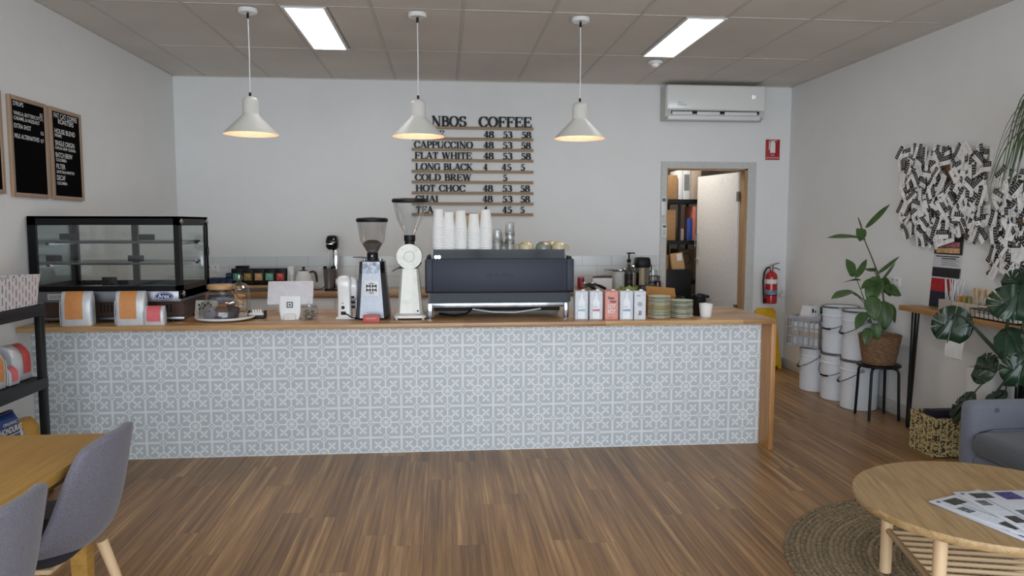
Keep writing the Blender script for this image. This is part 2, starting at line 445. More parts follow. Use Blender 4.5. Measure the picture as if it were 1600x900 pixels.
# back bench
bw = MB().box(XL + .002, 4.5, D - .62, D - .01, .826, .863, .003).build('bench_worktop', oak_top)
tag(bw, 'oak worktop running along the tiled splashback of the rear wall', 'worktop')
cabx = [XL + .004 + .775 * i for i in range(7)]
names = ['under the black display case', 'below the row of black tea boxes', 'below the white tablet', 'behind the steel grinder', 'behind the espresso machine', 'below the steel airpot']
for i in range(6):
    x0, x1 = cabx[i], cabx[i + 1]
    if i == 5: x1 = 4.49
    cb = thing('base_cabinet', 'white two-door base cabinet of the rear bench, ' + names[i], 'cabinet', (0, 0, 0), group='rear bench cabinets')
    MB().box(x0, x1, D - .58, D - .015, .1, .825).build('body', white, cb)
    xm = (x0 + x1) / 2
    for q0, q1 in ((x0 + .002, xm - .002), (xm + .002, x1 - .002)): MB().box(q0, q1, D - .6, D - .58, .11, .82, .002).build('door', white, cb)
    MB().box(x0, x1, D - .53, D - .1, 0, .1).build('plinth', dark, cb)
# ---------------------------------------------------------------- ceiling fittings
for i, (x0, x1, y0, y1) in enumerate(LIGHTS):
    t = thing('ceiling_light_panel', ['lit rectangular ceiling light left of the middle pendant', 'lit rectangular ceiling light above the smoke alarm'][i], 'ceiling light', (0, 0, H), group='recessed ceiling panels')
    MB().box(x0 + .02, x1 - .02, y0 + .02, y1 - .02, -.002, .006).build('diffuser', emit('light_panel', (255, 255, 255), PANEL_STRENGTH), t)
    f = MB()
    f.box(x0, x0 + .02, y0, y1, -.004, .02).box(x1 - .02, x1, y0, y1, -.004, .02).box(x0 + .02, x1 - .02, y0, y0 + .02, -.004, .02).box(x0 + .02, x1 - .02, y1 - .02, y1, -.004, .02)
    f.build('frame', white, t)
a = at(1024, 96, 'z', H)
t = thing('smoke_alarm', 'small round white smoke alarm on the ceiling', 'smoke alarm', (a.x, a.y, H))
MB().lathe([(0, 0), (.062, 0), (.062, -.014), (.055, -.022), (0, -.022)]).build('base', white, t)
MB().lathe([(0, -.022), (.04, -.022), (.036, -.035), (.018, -.05), (0, -.052)]).build('sensor_head', white, t)
# pendants
pl = ['left white cone pendant hanging over the counter', 'middle white cone pendant hanging over the counter, partly hiding the menu', 'right white cone pendant hanging over the counter']
PX = [1.12, 2.217, 3.318]
pend = None
for i in range(3):
    if pend is None:
        t = pend = thing('pendant_lamp', pl[0], 'pendant lamp', (PX[0], .313, H), group='pendants over the counter')
        MB().lathe([(0, 0), (.062, 0), (.062, -.018), (.056, -.026), (0, -.026)]).build('canopy', white_gl, t)
        MB().cyl(.008, -.06, -.026, 12).build('cord_grip', black, t); MB().cyl(.008, -.562, -.535, 12).build('cord_grip', black, t)
        MB().tube([(0, 0, -.05), (.002, 0, -.3), (0, 0, -.55)], .0035, 8).build('cord', white, t)
        # double-walled shade: a domed neck flaring to a cone
        out = [(.0, -.560), (.02, -.561), (.038, -.568), (.048, -.582), (.0505, -.6), (.0505, -.668), (.054, -.682), (.174, -.802), (.176, -.807)]
        MB().lathe(out, 48).build('lamp_shade', white_sat, t, sharp=50)
        MB().lathe([(.1755, -.8068), (.172, -.802), (.05, -.684), (.047, -.67), (.047, -.62), (0, -.61)], 48).build('shade_lining', P('warm_lining', (250, 240, 228), .5), t, sharp=50)
        MB().lathe([(0, -.76), (.02, -.755), (.03, -.735), (.028, -.71), (.014, -.68), (.013, -.63), (0, -.628)], 20).build('bulb', emit('warm_bulb', (255, 206, 160), BULB_STRENGTH), t)
    else:
        dup(pend, (PX[i], .313 + .008 * (i == 2), H), 0, pl[i])

# ---------------------------------------------------------------- menu on the rear wall: serif letters on timber rails
def serif_glyph(ch):
    """strokes in a unit em (capital height 1): ('l', pts, half width or None = broad nib)"""
    K, N = .125, .05
    def L(x0, y0, x1, y1, w): return ([(x0, y0), (x1, y1)], w)
    def V(x, y0=0, y1=1): return L(x, y0, x, y1, K)
    def Hh(x0, x1, y): return L(x0, y, x1, y, N)
    def S(x, y, w=.17): return L(x - w, y + (.03 if y < .5 else -.03), x + w, y + (.03 if y < .5 else -.03), .032)
    def A(cx, cy, rx, ry, a0, a1, n=18):
        return ([(cx + rx * cos(R(a0 + (a1 - a0) * i / n)), cy + ry * sin(R(a0 + (a1 - a0) * i / n))) for i in range(n + 1)], None)
    g = {
     'A': ([L(.1, 0, .44, 1, N), L(.42, 1, .8, 0, K), Hh(.24, .68, .33), S(.1, 0, .13), S(.8, 0, .16)], .92),
     'B': ([V(.2), Hh(.2, .42, .96), Hh(.2, .45, .52), Hh(.2, .45, .04), A(.40, .74, .24, .22, -90, 90), A(.42, .28, .30, .24, -90, 90), S(.16, 0, .12), S(.16, 1, .12)], .82),
     'C': ([A(.5, .5, .4, .47, 38, 322), L(.83, .62, .83, .98, N), L(.82, .2, .86, .3, N)], .92),
     'D': ([V(.2), Hh(.2, .42, .96), Hh(.2, .42, .04), A(.4, .5, .42, .46, -90, 90), S(.16, 0, .12), S(.16, 1, .12)], .92),
     'E': ([V(.2), Hh(.2, .76, .96), Hh(.2, .58, .52), Hh(.2, .78, .04), L(.76, .72, .76, 1, N), L(.58, .38, .58, .66, N), L(.8, 0, .8, .3, N), S(.16, 0, .12), S(.16, 1, .12)], .88),
     'F': ([V(.2), Hh(.2, .76, .96), Hh(.2, .58, .5), L(.76, .7, .76, 1, N), L(.58, .36, .58, .64, N), S(.2, 0), S(.16, 1, .12)], .82),
     'G': ([A(.5, .5, .4, .47, 40, 320), L(.82, .62, .82, .98, N), V(.8, .06, .45), S(.8, .47, .16)], .98),
     'H': ([V(.2), V(.8), Hh(.2, .8, .52), S(.2, 0), S(.2, 1), S(.8, 0), S(.8, 1)], 1.0),
     'I': ([V(.2), S(.2, 0), S(.2, 1)], .42),
     'K': ([V(.2), L(.28, .42, .76, 1, N), L(.38, .56, .82, 0, K), S(.2, 0), S(.2, 1), S(.78, 1, .14), S(.84, 0, .14)], 1.0),
     'L': ([V(.2), Hh(.2, .74, .04), L(.76, 0, .76, .32, N), S(.2, 0), S(.2, 1)], .84),
     'N': ([L(.18, 0, .18, 1, N), L(.16, 1, .8, 0, K), L(.82, 0, .82, 1, N), S(.18, 0, .14), S(.14, 1, .1), S(.82, 1, .14)], 1.0),
     'O': ([A(.5, .5, .4, .47, 0, 360, 36)], 1.0),
     'P': ([V(.2), Hh(.2, .42, .96), Hh(.2, .42, .46), A(.40, .71, .28, .25, -90, 90), S(.2, 0), S(.16, 1, .12)], .76),
     'R': ([V(.2), Hh(.2, .42, .96), Hh(.2, .42, .5), A(.40, .73, .27, .23, -90, 90), L(.42, .5, .82, 0, K), S(.2, 0), S(.16, 1, .12), S(.84, 0, .1)], .92),
     'S': ([A(.42, .74, .26, .22, 20, 262), A(.40, .27, .29, .24, 82, -160), L(.68, .7, .68, .98, N), L(.12, .02, .12, .32, N)], .78),
     'T': ([V(.42), Hh(.08, .76, .96), L(.08, .7, .08, 1, N), L(.76, .7, .76, 1, N), S(.42, 0)], .84),
     'U': ([V(.2, .3, 1), L(.78, .3, .78, 1, N), A(.49, .3, .29, .27, 180, 360), S(.2, 1), S(.78, 1, .14)], .98),
     'W': ([L(.14, 1, .38, 0, K), L(.38, 0, .62, 1, N), L(.6, 1, .86, 0, K), L(.86, 0, 1.1, 1, N), S(.14, 1, .14), S(.6, 1, .12), S(1.1, 1, .13)], 1.24),
     '3': ([A(.34, .74, .22, .22, 150, -80), A(.34, .28, .27, .25, 90, -150)], .72),
     '4': ([L(.08, .3, .46, 1, N), Hh(.08, .7, .29), V(.48), S(.48, 0, .14)], .74),
     '5': ([L(.18, .56, .22, .96, N), L(.2, .92, .62, .92, .07), A(.34, .32, .27, .27, 120, -150)], .72),
     '8': ([A(.36, .74, .21, .22, 0, 360, 28), A(.36, .27, .27, .24, 0, 360, 28)], .74),
    }
    return g[ch]
def serif_text(parent, s, x0, x1, z, cap, yo, t=.012):
    """solid letters standing at height z on the plane y = yo, filling x0..x1"""
    items = []; pen = 0
    for ch in s:
        if ch == ' ': pen += .5; continue
        st, w = serif_glyph(ch); items.append((st, pen)); pen += w
    k = (x1 - x0) / pen; mb = MB()
    for st, ox in items:
        for pts, w in st:
            n = len(pts); Lp = []; Rp = []
            for i, p in enumerate(pts):
                dx = pts[min(i + 1, n - 1)][0] - pts[max(i - 1, 0)][0]; dy = pts[min(i + 1, n - 1)][1] - pts[max(i - 1, 0)][1]
                l = math.hypot(dx, dy) or 1; hw = w if w else .042 + .095 * abs(dy / l) ** 1.3
                nx, ny = -dy / l * hw, dx / l * hw
                Lp.append((p[0] + nx, p[1] + ny)); Rp.append((p[0] - nx, p[1] - ny))
            vs = []
            for (a, b), (c, d) in zip(Lp, Rp):
                for yy in (yo - t, yo):
                    vs.append((x0 + (ox + a) * k, yy, z + b * cap)); vs.append((x0 + (ox + c) * k, yy, z + d * cap))
            fs = []
            for i in range(n - 1):
                q, r = 4 * i, 4 * i + 4
                fs += [(q, q + 1, r + 1, r), (q + 2, r + 2, r + 3, q + 3), (q, r, r + 2, q + 2), (q + 1, q + 3, r + 3, r + 1)]
            fs += [(0, 2, 3, 1), (4 * n - 4, 4 * n - 3, 4 * n - 1, 4 * n - 2)]
            mb.add(vs, fs)
    return mb
rows = [(200.6, [('NBOS', 674.5, 728.6), ('COFFEE', 748, 831)], 15.5, 'reading COFFEE in the largest letters'),
        (217.7, [('LATTE', 647, 695), ('48', 755.5, 772), ('53', 785.5, 800.5), ('58', 814.5, 830)], 10.2, 'half hidden by the pendant below the title'),
        (234.4, [('CAPPUCCINO', 647, 739), ('48', 755, 771.5), ('53', 785, 800.5), ('58', 813.5, 829.5)], 10.2, 'reading CAPPUCCINO'),
        (251.2, [('FLAT WHITE', 648, 737.5), ('48', 755, 771.5), ('53', 785, 800.5), ('58', 813.5, 829.5)], 10.2, 'reading FLAT WHITE'),
        (268.5, [('LONG BLACK', 649, 739), ('4', 755, 762), ('45', 783.5, 799), ('5', 813, 820)], 10.2, 'reading LONG BLACK'),
        (285.0, [('COLD BREW', 648.5, 736.5), ('5', 785.5, 792.5)], 10.2, 'reading COLD BREW'),
        (301.8, [('HOT CHOC', 649.5, 727.5), ('48', 754, 770.5), ('53', 784.5, 800), ('58', 812.5, 828)], 10.2, 'reading HOT CHOC'),
        (318.4, [('CHAI', 649, 685), ('48', 753.5, 770), ('53', 784.5, 800.5), ('58', 812.5, 828)], 10.2, 'second from the bottom of the menu'),
        (335.2, [('TEA', 650, 677), ('4', 755, 762), ('45', 784.5, 800), ('5', 812.5, 819.5)], 10.2, 'lowest of the menu, behind the paper cups')]
for zpx, words, cap, lab in rows:
    p = at(738, zpx, 'y', D); m = .00643
    xa, xb = at(643.4, zpx, 'y', D).x, at(833, zpx, 'y', D).x
    t = thing('menu_rail', 'timber menu rail with black letters, ' + lab, 'menu rail', (0, D, p.z), group='menu rails on the rear wall')
    MB().box(xa, xb, -.024, 0, -.0135, .0135, .001).build('rail', rail_w, t)
    mb = MB()
    for s, a, b in words:
        w = serif_text(None, s, at(a, zpx, 'y', D).x, at(b, zpx, 'y', D).x, .014, cap * m, -.004)
        mb.add(w.v, w.f)
    mb.build('lettering', ink, t)

# ---------------------------------------------------------------- things on the rear wall
# split air conditioner
t = thing('air_conditioner', 'white wall-mounted split air conditioner above the storeroom door', 'air conditioner', (0, D, 0))
x0, x1 = 4.555, 5.56; z0, z1 = 2.515, 2.855
prof = [(0, z0 + .01), (-.10, z0), (-.165, z0 + .035), (-.18, z0 + .075), (-.215, z0 + .09), (-.218, z1 - .03), (-.2, z1 - .008), (-.17, z1), (0, z1)]
def slab(prof, x0, x1, r=0):
    n = len(prof)
    return MB().loft([[(x, y, z) for y, z in prof] for x in (x0, x1)])
slab(prof[:4] + [(-.18, z1 - .01), (0, z1 - .002)], x0, x1).build('housing', lgrey, t)
MB().box(x0 + .004, x1 - .004, -.222, -.17, z0 + .092, z1 - .004, .018, seg=3).build('front_panel', white_gl, t)
MB().box(x0 + .06, x1 - .05, -.183, -.16, z0 + .062, z0 + .09).build('air_slot', dark, t)
fl = MB()
for a, b in ((.07, .27), (.32, .55), (.6, .93)): fl.box(x0 + a, x0 + b, -.19, -.178, z0 + .05, z0 + .083, .003)
fl.build('louvre', white, t)
MB().box(x0 + .03, x1 - .04, -.185, -.12, z0 + .004, z0 + .05, .01).build('outlet_flap', white, t)
txt(t, '21', x1 - .13, z1 - .13, .03, emit('display_digits', (225, 235, 240), 1.0), off=(0, -.2235, 0))
txt(t, 'TECO\nINVERTER', x0 + .11, z0 + .155, .014, P('grey_print', (120, 124, 128), .6), off=(0, -.2235, 0), align='L')
# fire extinguisher sign
a, b = at(1196.5, 218, 'y', D), at(1217.5, 250, 'y', D)
t = thing('fire_extinguisher_sign', 'red rectangular sign with a white extinguisher symbol on the rear wall', 'sign', ((a.x + b.x) / 2, D, b.z))
w, h = b.x - a.x, a.z - b.z
MB().box(-w / 2, w / 2, -.006, 0, 0, h, .001).build('panel', P('sign_red', (168, 26, 32), .45), t)
s_ = MB().box(-.028, .026, -.008, -.006, h * .34, h * .82, .0007).lathe([(0, .0), (.026, 0), (.02, .014), (0, .02)], 16, TR(-.001, -.007, h * .82) @ Matrix.Diagonal((1, .05, 1, 1)))
s_.box(-.012, .012, -.008, -.006, h * .86, h * .93).box(-.03, .04, -.008, -.006, h * .92, h * .955).box(-.042, -.034, -.008, -.006, h * .5, h * .93).box(-.042, -.01, -.008, -.006, h * .91, h * .94)
s_.build('extinguisher_symbol', white, t)
txt(t, 'FIRE', 0, h * .2, .014, chalk, off=(0, -.0062, 0)); txt(t, 'EXTINGUISHER', 0, h * .07, .014, chalk, off=(0, -.0062, 0), width=w * .9)
# fire extinguisher
a = at(1204.5, 474, 'y', D - .1)
t = thing('fire_extinguisher', 'red fire extinguisher with a black hose hanging on the rear wall', 'fire extinguisher', (a.x, D - .09, a.z))
MB().lathe([(0, 0), (.055, 0), (.062, .008), (.062, .27), (.055, .3), (.035, .322), (.02, .33), (.02, .345), (0, .345)], 32).build('cylinder', red, t)
MB().lathe([(.0628, .205), (.0628, .25)], 32).build('white_band', white, t)
MB().lathe([(.0628, .095), (.0628, .14)], 32).build('label_band', P('label_blue', (120, 140, 165), .5, vary=.35, scale=40), t)
MB().lathe([(.0628, .085), (.0628, .094)], 32).build('dark_stripe', black, t)
MB().cyl(.016, .345, .375, 16).box(-.02, .02, -.012, .012, .36, .39, .004).tube([(-.01, 0, .385), (.03, -.01, .405), (.075, -.015, .415)], [.008, .007, .005]).tube([(0, 0, .365), (.05, -.012, .362), (.085, -.018, .343)], [.007, .006, .005]).build('valve_handle', steel, t)
MB().tube([(-.015, 0, .37), (-.05, -.005, .365), (-.078, -.006, .32), (-.088, -.006, .22), (-.08, -.006, .1), (-.07, -.01, .02)], .009, 10).build('hose', black, t)
MB().cyl(.014, 0, .05, 12, TR(-.072, -.01, .0)).build('nozzle', black, t)
MB().box(-.02, .02, .062, .088, .1, .3).build('wall_bracket', steel, t)
MB().box(.03, .075, -.07, -.055, .1, .16, .003, TR(ry=25)).build('inspection_tag', lgrey, t)
# air-con remotes on the door frame
a, b = at(1033, 308, 'y', D - .03), at(1040.5, 337, 'y', D - .03)
t = thing('thermostat_remote', 'upper white air-conditioner controller on the left door frame', 'remote control', ((a.x + b.x) / 2, D - .018, b.z), group='controllers on the door frame')
h = a.z - b.z
MB().box(-.024, .024, -.025, 0, 0, h, .006).build('body', white, t); MB().box(-.018, .018, -.0262, -.024, h * .76, h * .94).build('screen', P('lcd', (96, 104, 104), .3), t)
a, b = at(1034, 350, 'y', D - .03), at(1041.5, 371, 'y', D - .03); h = a.z - b.z
t = thing('thermostat_remote', 'lower white remote with a dark display hung on the left door frame', 'remote control', ((a.x + b.x) / 2, D - .018, b.z), group='controllers on the door frame')
MB().box(-.024, .024, -.022, 0, 0, h, .006).build('body', white, t); MB().box(-.017, .017, -.0235, -.02, h * .72, h * .9).build('screen', P('lcd', (96, 104, 104), .3), t)
k = MB()
for i in range(3):
    for j in range(2): k.box(-.014 + j * .016, -.004 + j * .016, -.024, -.021, h * (.2 + .15 * i), h * (.28 + .15 * i))
k.build('buttons', P('grey_print', (120, 124, 128), .6), t)
# power outlets
def outlet(p, rz, lab):
    t = thing('power_outlet', lab, 'power outlet', p, rz)
    MB().box(-.058, .058, -.008, 0, -.036, .036, .003).build('plate', white, t)
    s = MB()
    for q in (-.028, .028):
        s.box(q - .008, q - .005, -.0085, -.007, -.012, .0).box(q + .005, q + .008, -.0085, -.007, -.012, .0).box(q - .0015, q + .0015, -.0085, -.007, -.026, -.016)
        s.box(q - .006, q + .006, -.012, -.007, .012, .026)
    s.build('sockets', P('socket_grey', (150, 150, 150), .5), t)
outlet((at(333, 420, 'y', D).x, D - .008, at(333, 420, 'y', D).z), 0, 'white double power outlet on the splashback tiles by the display case')
outlet((at(508, 420, 'y', D).x, D - .008, at(508, 423, 'y', D).z), 0, 'white double power outlet on the tiles behind the milkshake mixer')
a = at(1400, 441, 'x', XR)
outlet((XR, a.y, a.z), -90, 'white double power outlet on the right wall above the ledge end')

# ---------------------------------------------------------------- felt letter boards on the left wall
BL = TR(XL, 0, 0)
def letterboard(y0, y1, z0, z1, lines, lab):
    t = thing('letter_board', lab, 'letter board', (XL, y0, z0), group='letter boards on the left wall')
    w, h, f = y1 - y0, z1 - z0, .024
    MB().box(0, .02, 0, f, 0, h, .001).box(0, .02, w - f, w, 0, h, .001).box(0, .02, f, w - f, 0, f, .001).box(0, .02, f, w - f, h - f, h, .001).build('frame', frame_w, t)
    MB().box(0, .014, f, w - f, f, h - f).build('felt', P('black_felt', (9, 8, 11), .95, spec=.05), t)
    for s, fy, cap, al, pos, wd in lines:
        txt(t, s, f + (w - 2 * f) * pos, h * (1 - fy), cap, chalk, 'right', (.0145, 0, 0), al, wd and wd * (w - 2 * f), bold=.012)
letterboard(-.127, .284, 1.65, 2.246, [('SYRUPS', .095, .026, 'L', .06, .3), ('0.5', .145, .022, 'R', .95, .09), ('VANILLA, BUTTERSCOTCH,', .185, .021, 'L', .06, .9), ('CARAMEL & HAZELNUT', .235, .021, 'L', .06, .78),
    ('EXTRA SHOT', .315, .026, 'L', .06, .5), ('0.5', .335, .022, 'R', .95, .09), ('MILK ALTERNATIVES', .415, .026, 'L', .06, .74), ('0.7', .415, .022, 'R', .95, .1)], 'letter board headed Syrups, left of the two full boards')
letterboard(.327, .738, 1.648, 2.246, [('FAT CAT COFFEE', .105, .031, 'C', .5, .84), ('ROASTERS', .165, .031, 'C', .5, .56), ('HOUSE BLEND', .275, .031, 'L', .08, .74), ('PRIME', .315, .019, 'L', .08, .24),
    ('SINGLE ORIGIN', .405, .031, 'L', .08, .7), ('PAPUA NEW GUINEA', .45, .019, 'L', .08, .74), ('BATCH BREW', .535, .031, 'L', .08, .6), ('COLOMBIA', .58, .019, 'L', .08, .38),
    ('FILTER', .66, .031, 'L', .08, .32), ('SANTANA MARTIN', .71, .019, 'L', .08, .64), ('DECAF', .785, .031, 'L', .08, .3), ('COLOMBIA', .835, .019, 'L', .08, .36)], 'letter board with the longer list, nearest the corner')
letterboard(-.62, -.205, 1.66, 2.25, [], 'letter board cut off by the left edge of the photo')

# ---------------------------------------------------------------- storeroom
t = thing('batten_light', 'ceiling batten light inside the storeroom, hidden above the door head', 'ceiling light', (4.75, D + .75, 2.748))
MB().box(-.05, .05, -.55, .55, -.05, 0, .01).build('housing', white, t); MB().cyl(.016, -.5, .5, 16, TR(0, 0, -.068, rx=90)).build('tube_lamp', emit('tube_glow', (255, 250, 240), 10), t)
sl = bpy.data.lights.new('batten_lamp', 'AREA'); sl.shape = 'RECTANGLE'; sl.size = .1; sl.size_y = 1.0; sl.energy = 16; sl.color = (1, .95, .88)
so = bpy.data.objects.new('batten_lamp', sl); COL.objects.link(so); so.parent = t; so.location = (0, 0, -.09)
SY = 3.72
t = thing('storage_rack', 'tall black metal storage rack inside the storeroom', 'shelving', (0, 0, 0))
for x in (4.5, 5.132, 5.372):
    for y in (SY, SY + .44): MB().box(x - .012, x + .012, y - .018, y + .018, 0, 1.735).build('post', black_m, t)
for z in (.4, .83, 1.3, 1.78): MB().box(4.48, 5.39, SY - .02, SY + .46, z - .045, z).build('shelf_board', black_m, t)
def carton(x0, x1, y0, y1, z0, h, lab, m=kraft, label_c=None):
    t = thing('cardboard_box', lab, 'box', ((x0 + x1) / 2, (y0 + y1) / 2, z0), group='storeroom boxes')
    w, d = x1 - x0, y1 - y0
    MB().box(-w / 2, w / 2, -d / 2, d / 2, 0, h, .003).build('box_body', m, t)
    if m is kraft: MB().box(-.025, .025, -d / 2 - .001, d / 2, h - .0, h + .001).box(-.025, .025, -d / 2 - .001, -d / 2, h * .7, h).build('tape', P('packing_tape', (150, 112, 70), .3), t)
    if label_c: MB().box(-w * .38, w * .38, -d / 2 - .0015, -d / 2, h * .3, h * .85).build('printed_label', label_c, t)
    return t
ZB = .002
carton(4.62, 5.1, SY, SY + .36, 1.78 + ZB, .28, 'brown cardboard box at the left on top of the storeroom rack')
carton(5.115, 5.162, SY - .01, SY + .34, 1.78 + ZB, .34, 'narrow white box on top of the storeroom rack', white)
carton(5.167, 5.25, SY - .01, SY + .34, 1.78 + ZB, .34, 'printed white and grey box on top of the storeroom rack', white, P('label_grey', (122, 122, 124), .6, vary=.3, scale=50))
bs = thing('wall_shelf', 'high plain shelf beyond the storeroom rack behind the door', 'shelf', (0, 0, 0))
MB().box(5.40, 5.95, SY - .02, SY + .44, 1.75, 1.78).build('shelf_board', black_m, bs); MB().box(5.9, 5.94, SY + .4, SY + .44, 0, 1.75).build('post', black_m, bs)
carton(5.255, 5.385, SY + .0, SY + .34, 1.78 + ZB, .36, 'beige box on top of the rack, next to the door edge', P('beige_card', (196, 178, 158), .8))
carton(4.7, 5.1, SY + .03, SY + .36, 1.3 + ZB, .36, 'brown box on the middle shelf of the rack, behind the black post')
carton(5.16, 5.205, SY + .05, SY + .36, 1.3 + ZB, .14, 'small pale box on the middle shelf of the rack', P('beige_card', (196, 178, 158), .8))
carton(5.225, 5.285, SY - .01, SY + .02, 1.3 + ZB, .26, 'upright blue folder on the middle shelf of the rack', P('folder_blue', (40, 74, 150), .5))
carton(5.292, 5.335, SY - .01, SY + .3, 1.3 + ZB, .40, 'thin upright pink folder on the middle shelf of the rack', P('folder_pink', (214, 130, 112), .6))
carton(4.6, 5.02, SY + .03, SY + .38, .83 + ZB, .3, 'brown box on the lower shelf of the storeroom rack')
carton(5.15, 5.35, SY + .1, SY + .38, .83 + ZB, .36, 'dark brown box behind the paper bag on the lower shelf', P('dark_card', (96, 72, 50), .8))
# kraft bag with handle hung on the rack
t = thing('paper_bag', 'brown kraft paper bag with a white label hanging from the rack', 'bag', (5.115, SY - .1, .82))
MB().loft([rrect(.15, .07, 8, 24, 0), rrect(.155, .075, 8, 24, .2), rrect(.15, .03, 8, 24, .34)], TR(ry=-8)).build('bag_body', P('kraft_light', (184, 146, 104), .8), t)
MB().box(-.005, .055, -.032, -.029, .25, .33, M=TR(ry=-8)).build('label', white, t)
MB().tube([(.05, 0, .33), (.11, 0, .34), (.13, 0, .26), (.09, 0, .2)], .006).build('handle', black, t)
# dark office chair in the storeroom
t = thing('office_chair', 'black office chair in the dark of the storeroom', 'chair', (5.0, D + .62, 0))
MB().box(-.22, .22, -.21, .21, .45, .52, .03).build('seat', black, t)
MB().box(-.2, .2, .19, .24, .6, .98, .025).build('backrest', black, t)
MB().cyl(.025, .08, .46, 12).build('gas_lift', black_m, t)
MB().tube([(.0, .21, .48), (0, .26, .55), (0, .24, .7)], .015).build('back_bar', black_m, t)
for i in range(5): MB().tube([(0, 0, .09), (.27 * cos(i * 1.2566), .27 * sin(i * 1.2566), .06)], [.02, .014]).cyl(.025, -.012, .012, 12, TR(.27 * cos(i * 1.2566), .27 * sin(i * 1.2566), .027, rx=90)).build('leg', black_m, t)
for sx in (-1, 1): MB().tube([(sx * .22, .05, .48), (sx * .27, .05, .55), (sx * .27, .05, .68)], .014).box(sx * .27 - .03, sx * .27 + .03, -.12, .12, .68, .71, .01).build('armrest', black, t)
# ---------------------------------------------------------------- on the counter
def ct(px, py): return at(px, py, 'z', ZT)
# glass food display case
W0, W1, DY, CB, CT_ = -.15, .74, .575, 1.008, 1.533
t = thing('food_display_case', 'black-framed glass food display case standing at the left end of the counter', 'display case', (W0, .0, ZT))
cw, cb, ch = W1 - W0, CB - ZT, CT_ - ZT
def cbx(*a, **k): return MB().box(*a, **k)
cbx(0.03, cw - .02, .1, DY - .03, .022, cb - .005).build('base_housing', dbrown, t)
for x in (.18, .36, .56, .7):
    v = MB()
    for k in range(5): v.box(x + k * .022, x + k * .022 + .01, .097, .1, .055, .105)
    v.build('vent', dark, t)
cbx(.02, cw - .0, .05, .1, .012, .03, .002).build('bottom_rail', steel, t)
for x in (.05, cw - .08):
    for y in (.08, DY - .08): MB().cyl(.016, 0, .024, 14, TR(x, y, 0)).build('foot', black, t)
cbx(0, cw, .0, .02, cb - .005, cb + .062, .003).build('control_panel', steel, t)
cbx(.0, cw, .02, DY, cb - .005, cb + .06).build('floor_tray', steel, t)
f = MB()
z0, z1 = cb + .062, ch
f.box(0, cw, 0, .022, z0, z0 + .032).box(0, cw, 0, .022, z1 - .052, z1).box(0, .048, 0, .022, z0, z1).box(cw - .03, cw, 0, .022, z0, z1)
f.box(0, .034, DY - .03, DY, z0, z1).box(cw - .022, cw, DY - .03, DY, z0, z1).box(0, cw, DY - .03, DY, z1 - .04, z1).box(0, cw, DY - .03, DY, z0, z0 + .03)
f.box(0, cw, .0, DY, z1 - .012, z1 + .002)
xp = at(212, 400, 'y', DY - .04).x - W0; f.box(xp - .02, xp + .02, DY - .045, DY - .02, z0, z1)
case_b = P('case_black', (11, 11, 13), .4, spec=.2); f.build('frame', case_b, t)
for x in (0, cw - .012):
    sf = MB()
    sf.box(x, x + .012, 0, DY, z0 - .05, z0 + .035).box(x, x + .012, 0, DY, z1 - .055, z1).box(x, x + .012, .022, .06, z0, z1).box(x, x + .012, DY - .06, DY, z0, z1)
    sf.build('side_frame', case_b, t)
for y in (.035, DY - .035):
    for z in (z0 - .02, z1 - .03): MB().lathe([(0, 0), (.02, 0), (.02, .008), (.01, .016), (0, .017)], 18, TR(cw, y, z, ry=90)).build('bolt', chrome, t)
cbx(.048, cw - .03, .006, .012, z0 + .032, z1 - .052).build('front_pane', pane_g, t)
cbx(.004, .008, .06, DY - .06, z0 + .035, z1 - .055).build('side_pane', pane_g, t)
cbx(cw - .008, cw - .004, .06, DY - .06, z0 + .035, z1 - .055).build('side_pane', pane_g, t)
cbx(.034, xp, DY - .02, DY - .015, z0 + .03, z1 - .04).build('sliding_door', pane_g, t); cbx(xp, cw - .022, DY - .02, DY - .015, z0 + .03, z1 - .04).build('sliding_door', pane_g, t)
MB().box(cw, cw + .012, DY - .05, DY - .02, z0 + .2, z0 + .26, .004).build('door_pull', black, t)
for zz, x0, x1 in ((z0 + .305, .1, cw - .03), (z0 + .17, .08, cw - .03)):
    sh = MB().box(x0, x1, .12, DY - .08, zz, zz + .006); sh.build('glass_shelf', clear, t)
    MB().tube([(x0, .12, zz - .004), (x1, .12, zz - .004)], .0075).tube([(x0, DY - .08, zz - .004), (x1, DY - .08, zz - .004)], .006).tube([(x0, .12, zz - .004), (x0, DY - .08, zz - .004)], .006).build('shelf_rail', steel, t)
    MB().box(.05, .07, .1, DY - .1, zz - .02, zz - .008).box(cw - .05, cw - .035, .1, DY - .1, zz - .02, zz - .008).build('shelf_bracket', chrome, t)
for x in (.1, .2): pass
def tagp(px, py, w, h, yy):
    p = at(px, py, 'y', yy); return p.x - W0, p.z - ZT
for px, py in ((105, 370), (229, 371), (84, 404), (212, 404)):
    x, z = tagp(px, py, 0, 0, .1)
    MB().box(x - .048, x + .048, .1, .108, z - .018, z + .02, .002).build('price_holder', black, t)
x, z = tagp(171, 440, 0, 0, .03); MB().box(x - .045, x + .045, .03, .036, z - .025, z + .028, .002).build('price_holder', black, t)
MB().lathe([(0, 0), (.056, 0), (.054, .004), (0, .004)], 36, TR(cw - .1, 0, cb + .03, rx=90) @ Matrix.Diagonal((1, .46, 1, 1))).build('badge', P('badge_blue', (34, 44, 120), .35), t, label='blue oval badge')
MB().lathe([(0, .0041), (.051, .0041), (.0505, .0048), (0, .0048)], 36, TR(cw - .1, 0, cb + .03, rx=90) @ Matrix.Diagonal((1, .4, 1, 1))).build('badge_rim', white, t)
MB().lathe([(0, .0046), (.0485, .0046), (.048, .0054), (0, .0054)], 36, TR(cw - .1, 0, cb + .03, rx=90) @ Matrix.Diagonal((1, .36, 1, 1))).build('badge_field', P('badge_blue', (34, 44, 120), .35), t)
